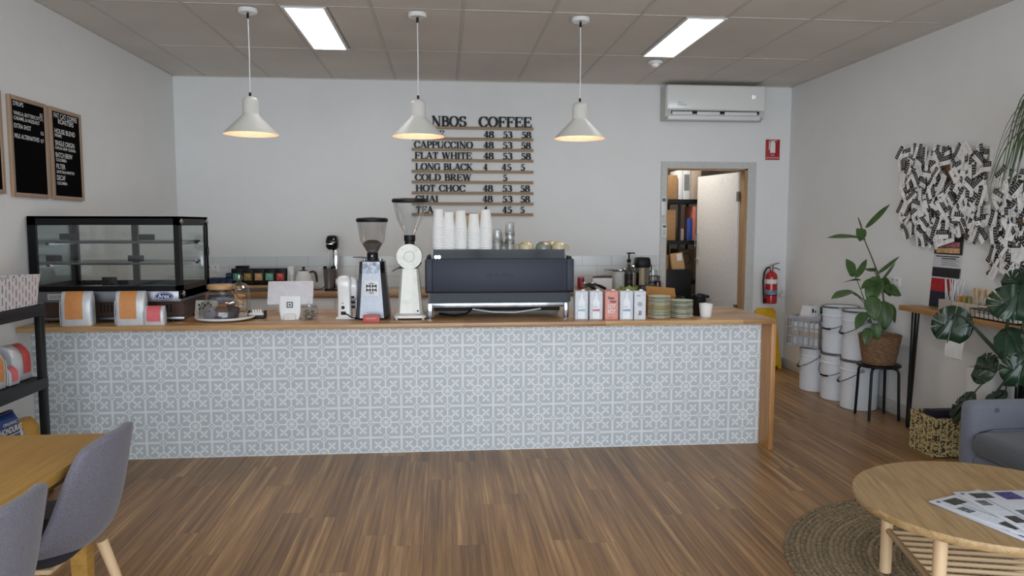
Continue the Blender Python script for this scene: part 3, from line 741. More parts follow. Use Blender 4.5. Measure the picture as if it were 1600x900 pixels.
txt(t, 'Arex', cw - .1, cb + .02, .024, chalk, off=(0, -.0058, 0), width=.07, bold=.012)
MB().box(.1, .2, -.003, 0, cb + .012, cb + .048).build('name_plate', lgrey, t); txt(t, 'DOOR', .148, cb + .02, .02, ink, off=(0, -.0034, 0), width=.075)
MB().lathe([(0, 0), (.1, .0), (.12, .012), (.118, .014), (0, .004)], 32).build('tray_plate', white, t, (.28, .25, cb + .06))

# coffee bags
def coffee_bag(loc, w, d, h, colour, lab, rz=0, group='coffee bags', lx=0., cat='bag', wide=.55, txtl=True):
    t = thing('coffee_bag', lab, cat, loc, rz, group)
    sv = P('silver_bag', (206, 207, 210), .42, .25, vary=.08, scale=18, bmp=.25)
    rings = [rrect(w * .97, d * .92, 9, 36, 0), rrect(w, d, 7, 36, h * .04), rrect(w * 1.01, d * 1.06, 5, 36, h * .4), rrect(w, d * .98, 6, 36, h * .72), rrect(w * .985, d * .62, 8, 36, h * .9), rrect(w * .98, d * .3, 9, 36, h * .97), rrect(w * .97, d * .16, 9, 36, h)]
    MB().loft(rings).build('bag_body', sv, t, sharp=60)
    MB().box(-w * .49, w * .49, -d * .02, d * .2, h * .955, h * 1.01, .004).build('folded_top', sv, t)
    # printed strip that follows the front of the bag and runs over the top
    lw = w * wide; pts = [(-d * .512, h * .2), (-d * .535, h * .4), (-d * .52, h * .6), (-d * .495, h * .74), (-d * .33, h * .9), (-d * .16, h * .975), (-d * .03, h * 1.016)]
    m = MB(); n = len(pts)
    vs = [(lx * w + s * lw / 2, y - .0025, z) for y, z in pts for s in (-1, 1)]
    m.add(vs, [(2 * i, 2 * i + 1, 2 * i + 3, 2 * i + 2) for i in range(n - 1)]); m.build('printed_strip', colour, t)
    for s in (-1, 1): MB().tube([(s * w * .5, -d * .45, h * .03), (s * w * .505, -d * .47, h * .4), (s * w * .495, -d * .43, h * .74)], .0025, 6).build('side_seam', sv, t)
    return t
orange = P('label_orange', (206, 138, 78), .45); pink = P('label_pink', (216, 104, 108), .45); coral = P('label_coral', (206, 84, 80), .45); mustard = P('label_mustard', (196, 150, 70), .5)
p = ct(115, 510); coffee_bag((.165, -.085, ZT), .175, .085, .205, orange, 'silver coffee bag with an orange strip, the left one in front of the display case', 6, 'bags before the display case', -.06)
coffee_bag((.478, -.085, ZT), .17, .085, .205, orange, 'silver coffee bag with an orange strip, right of its twin on the counter', 6, 'bags before the display case', -.06)
coffee_bag((.618, -.095, ZT), .12, .065, .115, pink, 'small silver bag with a pink strip beside the orange bags', 3, 'bags before the display case', 0, wide=.66)

# note card leaning by the case
t = thing('note_card', 'small beige card with dark marks leaning behind the cake dome', 'card', (.83, .18, ZT), -10)
MB().box(-.075, .075, -.002, .002, 0, .12, M=TR(rx=-12)).build('card', P('beige_paper', (190, 182, 168), .8), t)
for k, (x, z) in enumerate([(-.05, .09), (-.03, .1), (-.01, .088), (.01, .1), (.03, .09), (-.045, .065), (-.02, .07), (.005, .06), (.03, .068)]): MB().box(x - .006, x + .006, -.003, -.002, z - .008, z + .006, M=TR(rx=-12)).build('ink_mark', ink, t)

# jar with a timber lid, glass cookie jar
p = ct(346, 487); q = (p.x, .42, ZT)
t = thing('lidded_jar', 'glass jar with a broad round timber lid behind the cake dome', 'jar', (at(346, 470, 'y', .5).x, .5, ZT))
MB().lathe([(0, .004), (.072, .004), (.08, .012), (.082, .14), (.07, .155), (.07, .165)], 32).build('jar_body', clear, t)
MB().lathe([(0, .165), (.088, .165), (.094, .172), (.094, .19), (.088, .197), (0, .2)], 36).build('lid', lid_w, t)
MB().lathe([(.0828, .06), (.0828, .12)], 32).build('blue_label', P('label_blue2', (96, 112, 140), .5, vary=.4, scale=50), t)
t = thing('cookie_jar', 'tall glass jar with a glass knob lid and biscuits inside', 'jar', (1.0, .36, ZT))
MB().lathe([(0, .004), (.06, .004), (.069, .014), (.071, .155), (.062, .172), (.062, .182)], 36).build('jar_body', clear, t)
MB().lathe([(.073, .178), (.073, .186), (.066, .19), (.045, .212), (.015, .222), (.012, .232), (.024, .246), (.024, .262), (.014, .272), (0, .274)], 36).build('lid', clear, t)
biscuit = P('biscuit', (206, 148, 76), .85, vary=.25, scale=60)
bk = MB().lathe([(0, 0), (.028, 0), (.034, .007), (.027, .015), (0, .017)], 14); first = None
for k, (x, y, z, rx, ry) in enumerate([(-.022, -.018, .006, 0, 0), (.026, -.012, .006, 5, 0), (0, .028, .006, 0, 5), (-.02, -.01, .022, 12, 5), (.02, -.02, .024, -10, 12), (.012, .02, .024, 4, -14), (-.02, .015, .04, 20, 8), (.02, -.008, .042, 60, 10), (-.006, -.026, .06, 70, 30), (.01, .014, .062, 15, -20), (-.016, .0, .085, 30, 40), (.014, -.012, .098, 10, 10)]):
    if first is None: o = first = bk.build('biscuit', biscuit)
    else: o = first.copy(); COL.objects.link(o)
    o.location = (1.0 + x * 1.1, .36 + y * 1.1, ZT + z * 1.25 + .005); o.rotation_euler = (R(rx), R(ry), R(k * 40))
    tag(o, 'golden biscuit piled inside the tall glass cookie jar', 'biscuit', 'biscuits in the glass jar')

# cake plate with dome and cakes
t = thing('cake_plate', 'round white cake plate under a glass dome', 'plate', (.975, .11, ZT))
MB().lathe([(0, 0), (.12, 0), (.178, .012), (.186, .022), (.184, .026), (.172, .02), (0, .014)], 48).build('plate', white_gl, t)
t = thing('cake_dome', 'glass dome covering the cakes on the white plate', 'cake dome', (.965, .11, ZT + .021))
MB().lathe([(.148, 0), (.149, .03), (.142, .07), (.12, .098), (.08, .115), (.03, .122), (.012, .124)], 48).build('dome', clear, t)
MB().lathe([(.012, .124), (.009, .132), (.018, .142), (.018, .152), (0, .158)], 24).build('knob', clear, t)
choc = P('chocolate_cake', (58, 34, 26), .75, vary=.35, scale=70, bmp=.6); cup_p = P('muffin_paper', (112, 106, 112), .8)
def muffin(x, y, lab, top, r=.036):
    t = thing('muffin', lab, 'muffin', (x, y, ZT + .016), group='cakes under the dome')
    MB().lathe([(0, 0), (r * .74, 0), (r, .045)], 24).build('paper_case', cup_p if top is not choc else P('dark_case', (48, 36, 36), .8), t)
    MB().lathe([(r, .043), (r * 1.14, .052), (r * 1.0, .066), (r * .5, .078), (0, .08)], 20).build('muffin_top', top, t)
muffin(1.04, .07, 'dark chocolate muffin at the right under the glass dome', choc); muffin(1.005, .145, 'chocolate muffin at the back under the glass dome', choc)
muffin(.945, .15, 'golden muffin in the middle under the glass dome', P('golden_cake', (150, 104, 60), .8, vary=.3, scale=60)); muffin(.975, .05, 'muffin in a dark case in front under the dome', P('brown_cake', (96, 66, 48), .8, vary=.3, scale=60))
t = thing('wrapped_cake', 'cake in folded grey paper at the left under the dome', 'cake', (.895, .07, ZT + .016), group='cakes under the dome')
MB().loft([rrect(.075, .065, 3, 10, 0), rrect(.088, .075, 3, 10, .03), rrect(.05, .04, 2.5, 10, .065), rrect(.014, .012, 2, 10, .078)]).build('paper_wrap', P('grey_paper', (128, 122, 130), .8, vary=.25, scale=25), t, sharp=15)
MB().lathe([(0, .02), (.03, .02), (.03, .05), (0, .06)], 12).build('filling', choc, t)

# small dark tray sign
p = ct(400, 498)
t = thing('tag_tray', 'small dark counter tray with a row of white tags', 'tray', (p.x, p.y + .03, ZT))
MB().box(-.055, .055, -.035, .035, 0, .02, .003).box(-.055, -.05, -.035, .035, .02, .05).box(.05, .055, -.035, .035, .02, .05).build('base', black, t)
MB().box(-.05, .05, -.02, .03, .02, .035, .003).build('tag_strip', white, t)
for k in range(4): MB().box(-.028 + k * .016, -.018 + k * .016, .0, .004, .035, .056).build('tag', white, t)

# tablet point of sale
p = ct(452, 500)
t = thing('pos_tablet', 'white point-of-sale tablet on its stand, seen from behind', 'tablet', (p.x, p.y + .03, ZT), 2)
MB().box(-.145, .145, -.008, .008, -.075, .085, .02, TR(0.0, .035, .165, rx=-22), seg=3).build('tablet_body', P('tablet_white', (208, 206, 210), .3), t)
MB().loft([rrect(.112, .02, 8, 24, 0, 0, .0), rrect(.136, .03, 8, 24, .05, 0, .012), rrect(.138, .03, 8, 24, .15, 0, .02)]).build('stand', white, t)
MB().box(-.055, .055, .0, .13, 0, .012, .005).build('stand_foot', white, t)
MB().loft([rrect(.07, .016, 8, 20, 0, 0, -.022), rrect(.074, .02, 8, 20, .03, 0, -.016), rrect(.06, .016, 8, 20, .04, 0, -.01)]).build('card_slot', P('stand_cream', (224, 222, 214), .4), t)
def sqr(w, th): return MB().box(-w, w, -.001, 0, w - th, w).box(-w, w, -.001, 0, -w, -w + th).box(-w, -w + th, -.001, 0, -w, w).box(w - th, w, -.001, 0, -w, w)
lg = sqr(.019, .006); lg.box(-.0055, .0055, -.001, 0, -.0055, .0055)
o = lg.build('logo', P('logo_grey', (66, 66, 70), .5), t, (0, -.0065, .096)); o.rotation_euler = (R(-5), 0, 0)

# little jar
p = ct(481, 500)
t = thing('sugar_jar', 'small clip-lid glass jar of wrapped sweets beside the tablet', 'jar', (p.x, p.y + .055, ZT))
MB().lathe([(0, .003), (.05, .003), (.057, .012), (.058, .062), (.046, .078), (.046, .084)], 32).build('jar_body', clear, t)
MB().lathe([(.05, .084), (.05, .092), (.04, .097), (.012, .1), (.01, .108), (.014, .114), (0, .12)], 32).build('lid', clear, t)
MB().tube([(.054 * cos(a * .2618), .054 * sin(a * .2618), .081) for a in range(24)], .0018, 6, close=True).tube([(-.052, 0, .081), (-.07, 0, .075), (-.072, 0, .05), (-.06, 0, .045)], .002, 6).build('wire_clip', steel, t)
sw = P('sweet_wrapper', (120, 112, 100), .4, .2, vary=.4, scale=90); sb = MB().box(-.014, .014, -.009, .009, 0, .009, .004); first = None
for k in range(14):
    o = sb.build('wrapped_sweet', sw) if first is None else first.copy()
    if first is None: first = o
    else: COL.objects.link(o)
    a = k * 2.4; rr = .014 + .022 * (k % 3) / 2
    o.location = (p.x + rr * cos(a), p.y + .055 + rr * sin(a), ZT + .005 + .011 * (k // 3)); o.rotation_euler = (R(k * 17 % 40 - 20), R(k * 29 % 50 - 25), a)
    tag(o, 'wrapped sweet inside the small clip-lid jar', 'sweet', 'sweets in the small jar')

# white tamping machine
p = ct(538, 499)
t = thing('tamping_machine', 'white upright tamping machine with black switch and socket, left of the steel grinder', 'coffee machine', (p.x, p.y + .06, ZT))
MB().loft([rrect(.088, .13, 7, 32, 0, 0, .0), rrect(.082, .13, 7, 32, .12), rrect(.086, .14, 6, 32, .2), rrect(.094, .16, 5, 32, .245), rrect(.078, .13, 4, 32, .275), rrect(.04, .08, 3, 32, .283)]).build('body', white_gl, t, sharp=60)
MB().loft([rrect(.06, .1, 5, 24, .13, .05, .05), rrect(.075, .13, 5, 24, .2, .05, .04), rrect(.07, .12, 4, 24, .255, .045, .04), rrect(.04, .07, 3, 24, .272, .03, .04)]).build('head', white_gl, t, sharp=60)
MB().box(-.055, .07, -.07, .12, 0, .014, .006).build('base_plate', white_gl, t)
MB().cyl(.011, 0, .008, 16, TR(-.006, -.0655, .078, rx=90)).build('switch', black, t)
MB().box(-.02, .012, -.07, -.06, .03, .052, .002).build('power_socket', black, t)
MB().box(-.014, -.002, -.0665, -.0655, .105, .109).build('maker_mark', black, t)
for z in (.075, .105, .14): MB().cyl(.009, .035, .06, 12, TR(.0, .0, z, ry=90)).build('button', black, t)
MB().tube([(0, -.068, .041), (.03, -.085, .03), (.05, -.08, .014), (.075, -.06, .006), (.08, .0, .006)], .004, 8).build('power_lead', black, t)

# steel on-demand grinder
p = ct(583, 499)
t = thing('steel_grinder', 'tapered brushed-steel coffee grinder with a smoky bean hopper', 'coffee grinder', (1.917, .13, ZT))
def octa(w, d, z, c=.28): 
    a, b = w / 2, d / 2; e = min(a, b) * c * 2
    return [(-a + e * .55, -b, z), (a - e * .55, -b, z), (a, -b + e, z), (a, b - e * .5, z), (a - e * .5, b, z), (-a + e * .5, b, z), (-a, b - e * .5, z), (-a, -b + e, z)]
MB().loft([octa(.222, .22, .012), octa(.218, .216, .03), octa(.168, .2, .30)]).build('body', P('grinder_steel', (122, 123, 128), .36, 1., scale=60), t, sharp=20)
MB().loft([octa(.168, .2, .30), octa(.158, .19, .375)]).build('collar', P('grinder_collar', (84, 85, 90), .2, 1., vary=.5, scale=30), t, sharp=20)
MB().loft([octa(.15, .18, .375), octa(.06, .08, .386)]).build('top_plate', steel, t, sharp=20)
MB().cyl(.036, .38, .43, 24, bev=.004).build('hopper_neck', black, t); MB().cyl(.003, 0, .004, 10, TR(0, -.036, .41, rx=90)).build('neck_screw', chrome, t)
MB().tube([(-.02, -.01, .395), (-.08, -.02, .402), (-.125, -.02, .402)], .005).cyl(.016, .376, .392, 14, TR(.052, -.03, 0)).cyl(.012, .376, .39, 14, TR(-.05, -.03, 0)).build('adjust_lever', steel, t)
MB().lathe([(.034, .43), (.036, .44), (.078, .505), (.096, .625), (.098, .632)], 40).build('hopper', hop_g, t, sharp=60)
MB().lathe([(.033, .432), (.06, .482), (.062, .492), (.04, .508), (.02, .514), (0, .515)], 32).build('hopper_funnel', P('hopper_inner', (96, 90, 86), .4, vary=.25, scale=12), t)
MB().lathe([(0, .63), (.1, .63), (.103, .636), (.103, .648), (.096, .656), (0, .662)], 40).build('hopper_lid', black, t)
MB().box(-.048, .048, -.003, 0, -.052, .052, .012, TR(0, -.104, .205, rx=-2.2), seg=3).build('badge_plate', white, t)
lg = MB()
def mglyph(x, z, w, h):
    s = w * .24
    lg.box(x, x + s, -.0008, 0, z, z + h).box(x + w - s, x + w, -.0008, 0, z, z + h)
    lg.add([(x + s * .3, -.0007, z + h), (x + s * 1.3, -.0007, z + h), (x + w * .5 + s * .5, -.0007, z + h * .25), (x + w * .5 - s * .5, -.0007, z + h * .25)], [(0, 1, 2, 3)])
    lg.add([(x + w - s * .3, -.0007, z + h), (x + w - s * 1.3, -.0007, z + h), (x + w * .5 - s * .5, -.0007, z + h * .25), (x + w * .5 + s * .5, -.0007, z + h * .25)], [(0, 1, 2, 3)])
for x in (-.034, .003):
    for z in (-.022, .003): mglyph(x, z, .031, .02)
for z, w in ((.027, .02), (-.03, .02), (.033, .01), (-.036, .01)): lg.box(-w, w, -.0008, 0, z, z + .003)
lg.build('logo', ink, t).matrix_local = TR(0, -.1075, .205, rx=-2.2)
for x in (-.075, .075):
    for y in (-.07, .08): MB().cyl(.012, 0, .014, 12, TR(x, y, 0)).build('foot', black, t)
MB().box(-.02, .02, .098, .16, .1, .3, .01).tube([(-.1, .02, .1), (-.112, .0, .12), (-.112, .0, .06)], .008).build('portafilter_fork', steel, t)
# red card in front of it
p = ct(580, 504)
t = thing('red_card_box', 'small red card box lying in front of the steel grinder', 'box', (p.x, p.y + .012, ZT))
MB().box(-.052, .052, -.012, .012, 0, .046, .002).build('box', P('card_red', (196, 88, 84), .55), t)
txt(t, 'FEEDBACK', -.0, .022, .006, chalk, off=(0, -.0122, 0), width=.06)

# tall white grinder
t = thing('white_grinder', 'tall white shop grinder with a round drum face and big clear hopper', 'coffee grinder', (2.16, .12, ZT))
cream = P('cream_enamel', (222, 220, 210), .3, coat=.3)
MB().loft([rrect(.216, .25, 6, 32, .012), rrect(.214, .248, 6, 32, .026), rrect(.16, .2, 6, 32, .04)]).build('base', cream, t)
MB().loft([octa(.166, .19, .036, .2), octa(.112, .16, .33, .2)]).build('column', cream, t, sharp=20)
MB().lathe([(0, -.1), (.074, -.1), (.081, -.094), (.081, .1), (0, .1)], 48, TR(0, 0, .408, rx=90)).build('drum', cream, t)
MB().lathe([(.031, 0), (.033, .002), (.035, 0)], 40, TR(0, -.1, .408, rx=90) @ TR(rx=0)).build('drum_ring', lgrey, t)
for a in (40, 130, 220, 320): MB().cyl(.004, .1, .1025, 10, TR(.064 * cos(R(a)), 0, .408 + .064 * sin(R(a)), rx=90)).build('drum_screw', lgrey, t)
MB().tube([(.0835 * cos(R(a)), -.06, .408 + .0835 * sin(R(a))) for a in range(215, 336, 8)], .005, 8).build('drum_band', black, t)
MB().lathe([(0, .478), (.032, .478), (.032, .505), (.037, .508), (.037, .545), (0, .545)], 28).build('hopper_neck', black, t)
MB().lathe([(.034, .545), (.05, .58), (.083, .65), (.102, .73), (.106, .76)], 40).build('hopper', clear, t, sharp=60)
MB().lathe([(0, .757), (.11, .757), (.114, .762), (.114, .776), (.106, .783), (0, .786)], 40).build('hopper_lid', black, t)
MB().tube([(-.05, -.02, .335), (-.08, -.03, .332), (-.112, -.04, .312)], [.009, .007, .006]).build('spout_lever', steel, t)
MB().cyl(.006, 0, .005, 12, TR(.052, -.094, .056, rx=90)).build('power_switch', black, t)
for x in (-.085, .085):
    for y in (-.1, .1): MB().cyl(.009, 0, .014, 12, TR(x, y, 0)).build('foot', cream, t)

# ---------------------------------------------------------------- espresso machine
MX0, MX1 = at(664, 430, 'y', .03).x, at(897.5, 430, 'y', .03).x
t = thing('espresso_machine', 'wide dark blue-grey espresso machine with chrome feet in the middle of the counter', 'espresso machine', ((MX0 + MX1) / 2, .03, ZT))
mw_ = (MX1 - MX0) / 2
def mz(py): return at(780, py, 'y', .03).z - ZT
slate = P('slate_panel', (46, 50, 64), .5, .0, vary=.03, spec=.35); slate2 = P('slate_edge', (40, 44, 56), .45, .0, spec=.35)
zb, zt_, zl = mz(455), mz(404.5), mz(473)
MB().box(-mw_ + .048, mw_ - .05, 0, .03, zb, zt_, .002).build('rear_panel', slate, t)
for s, a, b in ((-1, -mw_ + .006, -mw_ + .046), (1, mw_ - .048, mw_ - .006)): MB().box(a, b, .002, .03, zb, zt_, .003).build('corner_panel', slate, t)
MB().box(-mw_, mw_, .012, .52, zb - .012, zt_ - .004, .008).build('body', P('machine_black', (26, 27, 32), .3), t)
MB().box(-mw_ + .03, mw_ - .03, .02, .03, zl + .002, zb - .014).build('lower_panel', slate2, t)
MB().box(-mw_ + .02, mw_ - .02, .03, .5, zl, zb - .01).build('undercarriage', P('machine_black', (26, 27, 32), .3), t)
fx0, fx1 = at(668, 480, 'y', .03).x - (MX0 + MX1) / 2, at(889, 480, 'y', .03).x - (MX0 + MX1) / 2
zc = mz(480.5)
MB().box(fx0, fx1, .01, .03, zc, zl, .003).build('chrome_crossbar', P('machine_chrome', (150, 152, 158), .16, 1., vary=.3, scale=12), t)
for x in (fx0, fx1 - .03): MB().box(x, x + .03, .008, .04, 0.006, zl, .003).cyl(.013, 0, .008, 12, TR(x + .015, .024, 0)).build('front_foot', P('machine_chrome', (150, 152, 158), .16, 1., vary=.3, scale=12), t)
for x in (fx0, fx1 - .03): MB().box(x, x + .03, .45, .48, 0, zl, .003).build('rear_foot', chrome, t)
MB().box(fx0 + .04, fx1 - .04, .14, .5, .035, zl).build('drip_tray_light_block', dark, t)  # dark block enlarged to hold back light beneath the machine
MB().tube([(-.18, .1, zc - .02), (-.05, .08, .035), (.1, .08, .03), (.22, .09, .045), (.28, .1, zc - .02)], .006).build('drain_hose', lgrey, t)
MB().tube([(-.4, .14, .02), (-.3, .1, .012), (-.22, .12, .02), (-.16, .14, zc - .01)], .007).build('inlet_hose', black, t)
# cup rail with shiny panel
ztr = mz(390)
rx0, rx1 = at(674, 397, 'y', .06).x - (MX0 + MX1) / 2, at(885, 397, 'y', .06).x - (MX0 + MX1) / 2
gl = P('rail_gloss', (17, 18, 24), .1, .0, spec=.18)
MB().box(rx0 + .012, rx1 - .012, .03, .04, zt_ - .004, ztr).build('cup_rail_panel', gl, t)
for x in (rx0, rx1 - .012): MB().box(x, x + .012, .028, .46, zt_ - .004, ztr + .002).build('cup_rail_end', black_gl, t)
ZTRAY = ztr - .03
MB().box(rx0 + .012, rx1 - .012, .04, .46, zt_ - .004, ZTRAY).build('cup_tray', steel, t)
MB().box(-mw_ + .01, rx0 - .01, .05, .4, zt_ - .003, zt_ + .014, .004).build('shoulder_cap', black, t); MB().box(rx1 + .01, mw_ - .01, .05, .4, zt_ - .003, zt_ + .014, .004).build('shoulder_cap', black, t)
MB().cyl(.012, 0, .012, 16, TR(rx0 + .03, .03, zt_ + .012, rx=90)).cyl(.012, 0, .012, 16, TR(rx0 + .05, .03, zt_ + .012, rx=90)).build('rail_bolt', chrome, t)
MB().tube([(mw_ + .005, .42, zb + .02), (mw_ + .02, .42, zb - .02), (mw_ + .02, .42, .03)], .006).tube([(mw_ + .0, .4, zb + .05), (mw_ + .035, .4, zb + .05)], .014).build('steam_wand', steel, t)
# embossed plate on the rear panel
emb = MB()
for k, w in enumerate((.018, .012, .016, .012, .016, .014, .018)): emb.box(-.09 + k * .026, -.09 + k * .026 + w, -.0015, .001, (zb + zt_) / 2 - .012 + .003 * (k % 3), (zb + zt_) / 2 + .01 + .004 * ((k * 2) % 3), .0007)
emb.build('embossed_mark', slate, t)
MXC = (MX0 + MX1) / 2; TRAY = ZT + ZTRAY
# paper cups, stacked upside down
cupm = P('paper_cup_white', (238, 236, 234), .6, vary=.02); cupc = P('paper_cup_cream', (230, 214, 178), .6, vary=.02)
def cup_proto(m, h=.122, r0=.043, r1=.03):
    t = thing('paper_cup', 'x', 'paper cup', (0, 0, 0))
    MB().lathe([(r0, .0), (r0 - .001, .006), (r1, h), (r1 - .003, h - .001), (r1 - .004, h - .006), (0, h - .006)], 28).build('cup_wall', m, t)
    MB().tube([(r0 * cos(2 * pi * k / 28), r0 * sin(2 * pi * k / 28), .002) for k in range(28)], .0036, 6, close=True).build('rolled_rim', m, t)
    return t
pc, pcc = cup_proto(cupm), cup_proto(cupc); used = {pc.name: 0, pcc.name: 0}
def cups(px, top_px, yy, n, name, proto, k=1.):
    x = at(px, 385, 'y', yy).x; ztop = at(px, top_px, 'y', yy).z; pitch = .0158
    n = max(2, int(round((ztop - TRAY - .122) / pitch)) + 1)
    for i in range(n):
        z = ztop - .122 - (n - 1 - i) * pitch
        lab = ('topmost paper cup of ' if i == n - 1 else 'paper cup below the top of ') + name
        loc = (x, yy, z)
        if not used[proto.name]: used[proto.name] = 1; o = proto; o.location = loc; o['label'] = lab; o['group'] = 'paper cups on the espresso machine'
        else: dup(proto, loc, random.uniform(0, 60), lab, 'paper cups on the espresso machine')
cups(685.3, 327, .13, 0, 'the leftmost white stack on the machine', pc)
cups(701.5, 331.5, .14, 0, 'the second white stack from the left', pc)
cups(720, 329, .13, 0, 'the third white stack from the left', pc)
cups(740.5, 334, .13, 0, 'the fourth white stack from the left', pc)
cups(759.3, 327.5, .13, 0, 'the white stack nearest the drinking glasses', pc)
cups(711, 332, .25, 0, 'the left cream stack behind the white ones', pcc)
cups(730.5, 337, .25, 0, 'the middle cream stack behind the white ones', pcc)
cups(751, 333, .25, 0, 'the right cream stack behind the white ones', pcc)
# drinking glasses
gp = thing('drinking_glass', 'x', 'glass', (0, 0, 0), group='glasses on the espresso machine')
MB().lathe([(.037, 0), (.036, .004), (.031, .05), (.0295, .086), (.026, .092), (0, .09)], 12).build('glass_wall', tumb_g, gp, sharp=10)
MB().lathe([(.034, .001), (.028, .05), (.0265, .08), (0, .08)], 24).build('glass_inside', tumb_g, gp)
gl_ = [(777, 358.5, 2, .14, 'the two-glass stack beside the paper cups'), (796.5, 347, 3, .14, 'the tallest glass stack'), (788, 364, 2, .24, 'the low glass stack at the back')]
u = 0
for px, top, n, yy, nm in gl_:
    x = at(px, 385, 'y', yy).x; zt2 = at(px, top, 'y', yy).z
    for i in range(n):
        z = TRAY + .001 + i * (zt2 - TRAY - .093) / max(1, n - 1)
        lab = ('topmost upturned drinking glass of ' if i == n - 1 else ('lowest upturned drinking glass of ' if i == 0 else 'middle upturned drinking glass of ')) + nm
        if not u: gp.location = (x, yy, z); gp['label'] = lab; u = 1
        else: dup(gp, (x, yy, z), 15 * i, lab)
# upturned mugs
def mug(px, yy, m, lab, hz=0, k=1., lift=0):
    x = at(px, 385, 'y', yy).x
    t = thing('upturned_mug', lab, 'mug', (x, yy, TRAY + lift), hz, 'upturned mugs on the espresso machine')
    MB().lathe([(.048 * k, 0), (.05 * k, .004), (.052 * k, .03), (.046 * k, .06), (.03 * k, .074), (.026 * k, .074), (.024 * k, .08), (.02 * k, .08), (.019 * k, .075), (0, .075)], 32).build('bowl', m, t)
    MB().tube([(.046 * k, 0, .06), (.066 * k, 0, .058), (.078 * k, 0, .04), (.07 * k, 0, .02), (.05 * k, 0, .018)], .005, 8).build('handle', m, t)
mc, mg = P('mug_cream', (196, 184, 150), .25, coat=.4), P('mug_sage', (122, 132, 120), .25, coat=.4)
mug(822, .14, mc, 'cream upturned mug beside the drinking glasses', 150, 1.06); mug(849, .13, mg, 'sage green upturned mug between the cream mugs', 70, 1.06)
mug(873, .13, mc, 'cream upturned mug at the right end of the machine', 20); mug(861, .25, mc, 'cream upturned mug at the back behind the sage one', 110)

# ---------------------------------------------------------------- milk cartons, plates, cups at the right
def carton_milk(px, wpx, m, lab, style, rz=0, py=499.5):
    p = ct(px, py); k = mpp(p); w = wpx * k * .97; h = .182
    t = thing('milk_carton', lab, 'carton', (p.x, p.y + .04, ZT), rz, 'milk cartons in a row')
    MB().box(-w / 2, w / 2, -.038, .038, 0, h, .0015).build('carton_body', m, t)
    MB().box(-w / 2, w / 2, -.004, .004, h, h + .004).build('top_seam', m, t)
    MB().cyl(.012, h, h + .012, 16, TR(w * .22, .012, 0)).build('cap', white, t)
    y = -.0386
    if style == 'bottle':
        b = [(-.26, .02), (.26, .02), (.3, .06), (.3, .62), (.24, .7), (.12, .8), (.1, .96), (-.1, .96), (-.12, .8), (-.24, .7), (-.3, .62), (-.3, .06)]
        MB().prism([(x * w, z * h) for x, z in b], .0004, TR(0, y + .0004, 0, rx=90)).build('printed_bottle', P('print_pale', (236, 238, 242), .5), t)
        MB().tube([(x * w, y - .0002, z * h) for x, z in b], .0007, 4, close=True).build('bottle_outline', P('print_grey', (160, 166, 176), .5), t)
    return t, w, h, y
ms = P('carton_white', (212, 214, 220), .45)
gp_ = P('print_dark', (84, 86, 92), .5)
for px, wp, tint, lab in ((908.7, 20.5, (150, 196, 204), 'white milk carton with a bottle print and pale blue band, leftmost of the row'), (931.5, 20.5, (206, 120, 130), 'white milk carton with a bottle print and rosy band, left of the pink one'), (979, 21, (130, 170, 206), 'white milk carton with a bottle print and blue band, right of the pink one')):
    t, w, h, y = carton_milk(px, wp, ms, lab, 'bottle')
    MB().box(-w * .28, w * .28, y - .0006, y, h * .3, h * .38).build('colour_band', P('band_%d' % px, tint, .5), t)
    txt(t, 'MILK LAB', -w * .26, h * .44, .007, gp_, off=(0, y - .0007, 0), align='L', width=w * .3)
t, w, h, y = carton_milk(955.7, 21, P('carton_pink', (222, 152, 140), .5), 'pink milk carton with dark and white lettering in the middle of the row', 'plain')
txt(t, 'Happy', -w * .3, h * .74, .017, ink, off=(0, y - .0006, 0), align='L', width=w * .5, bold=.02); txt(t, 'happy', w * .36, h * .62, .015, ink, off=(0, y - .0006, 0), align='R', width=w * .5, bold=.02)
txt(t, 'SOY', 0, h * .42, .025, chalk, off=(0, y - .0006, 0), width=w * .62, bold=.02); txt(t, 'BOY', 0, h * .23, .025, chalk, off=(0, y - .0006, 0), width=w * .62, bold=.02); txt(t, '1 LITRE', -w * .1, h * .06, .005, ink, off=(0, y - .0006, 0))
t, w, h, y = carton_milk(1000.3, 18.5, ms, 'plain white milk carton with a small black logo, rightmost of the row', 'plain', -3)
txt(t, 'MILK', -w * .3, h * .84, .008, ink, off=(0, y - .0006, 0), align='L', width=w * .34); txt(t, 'JJ', -w * .02, h * .2, .022, ink, off=(0, y - .0006, 0), width=w * .28, bold=.01)
MB().lathe([(0, 0), (.016, 0), (.016, .0006), (0, .0006)], 9, TR(0, y, h * .56, rx=90)).build('printed_blossom', P('print_grey', (190, 194, 202), .5), t)

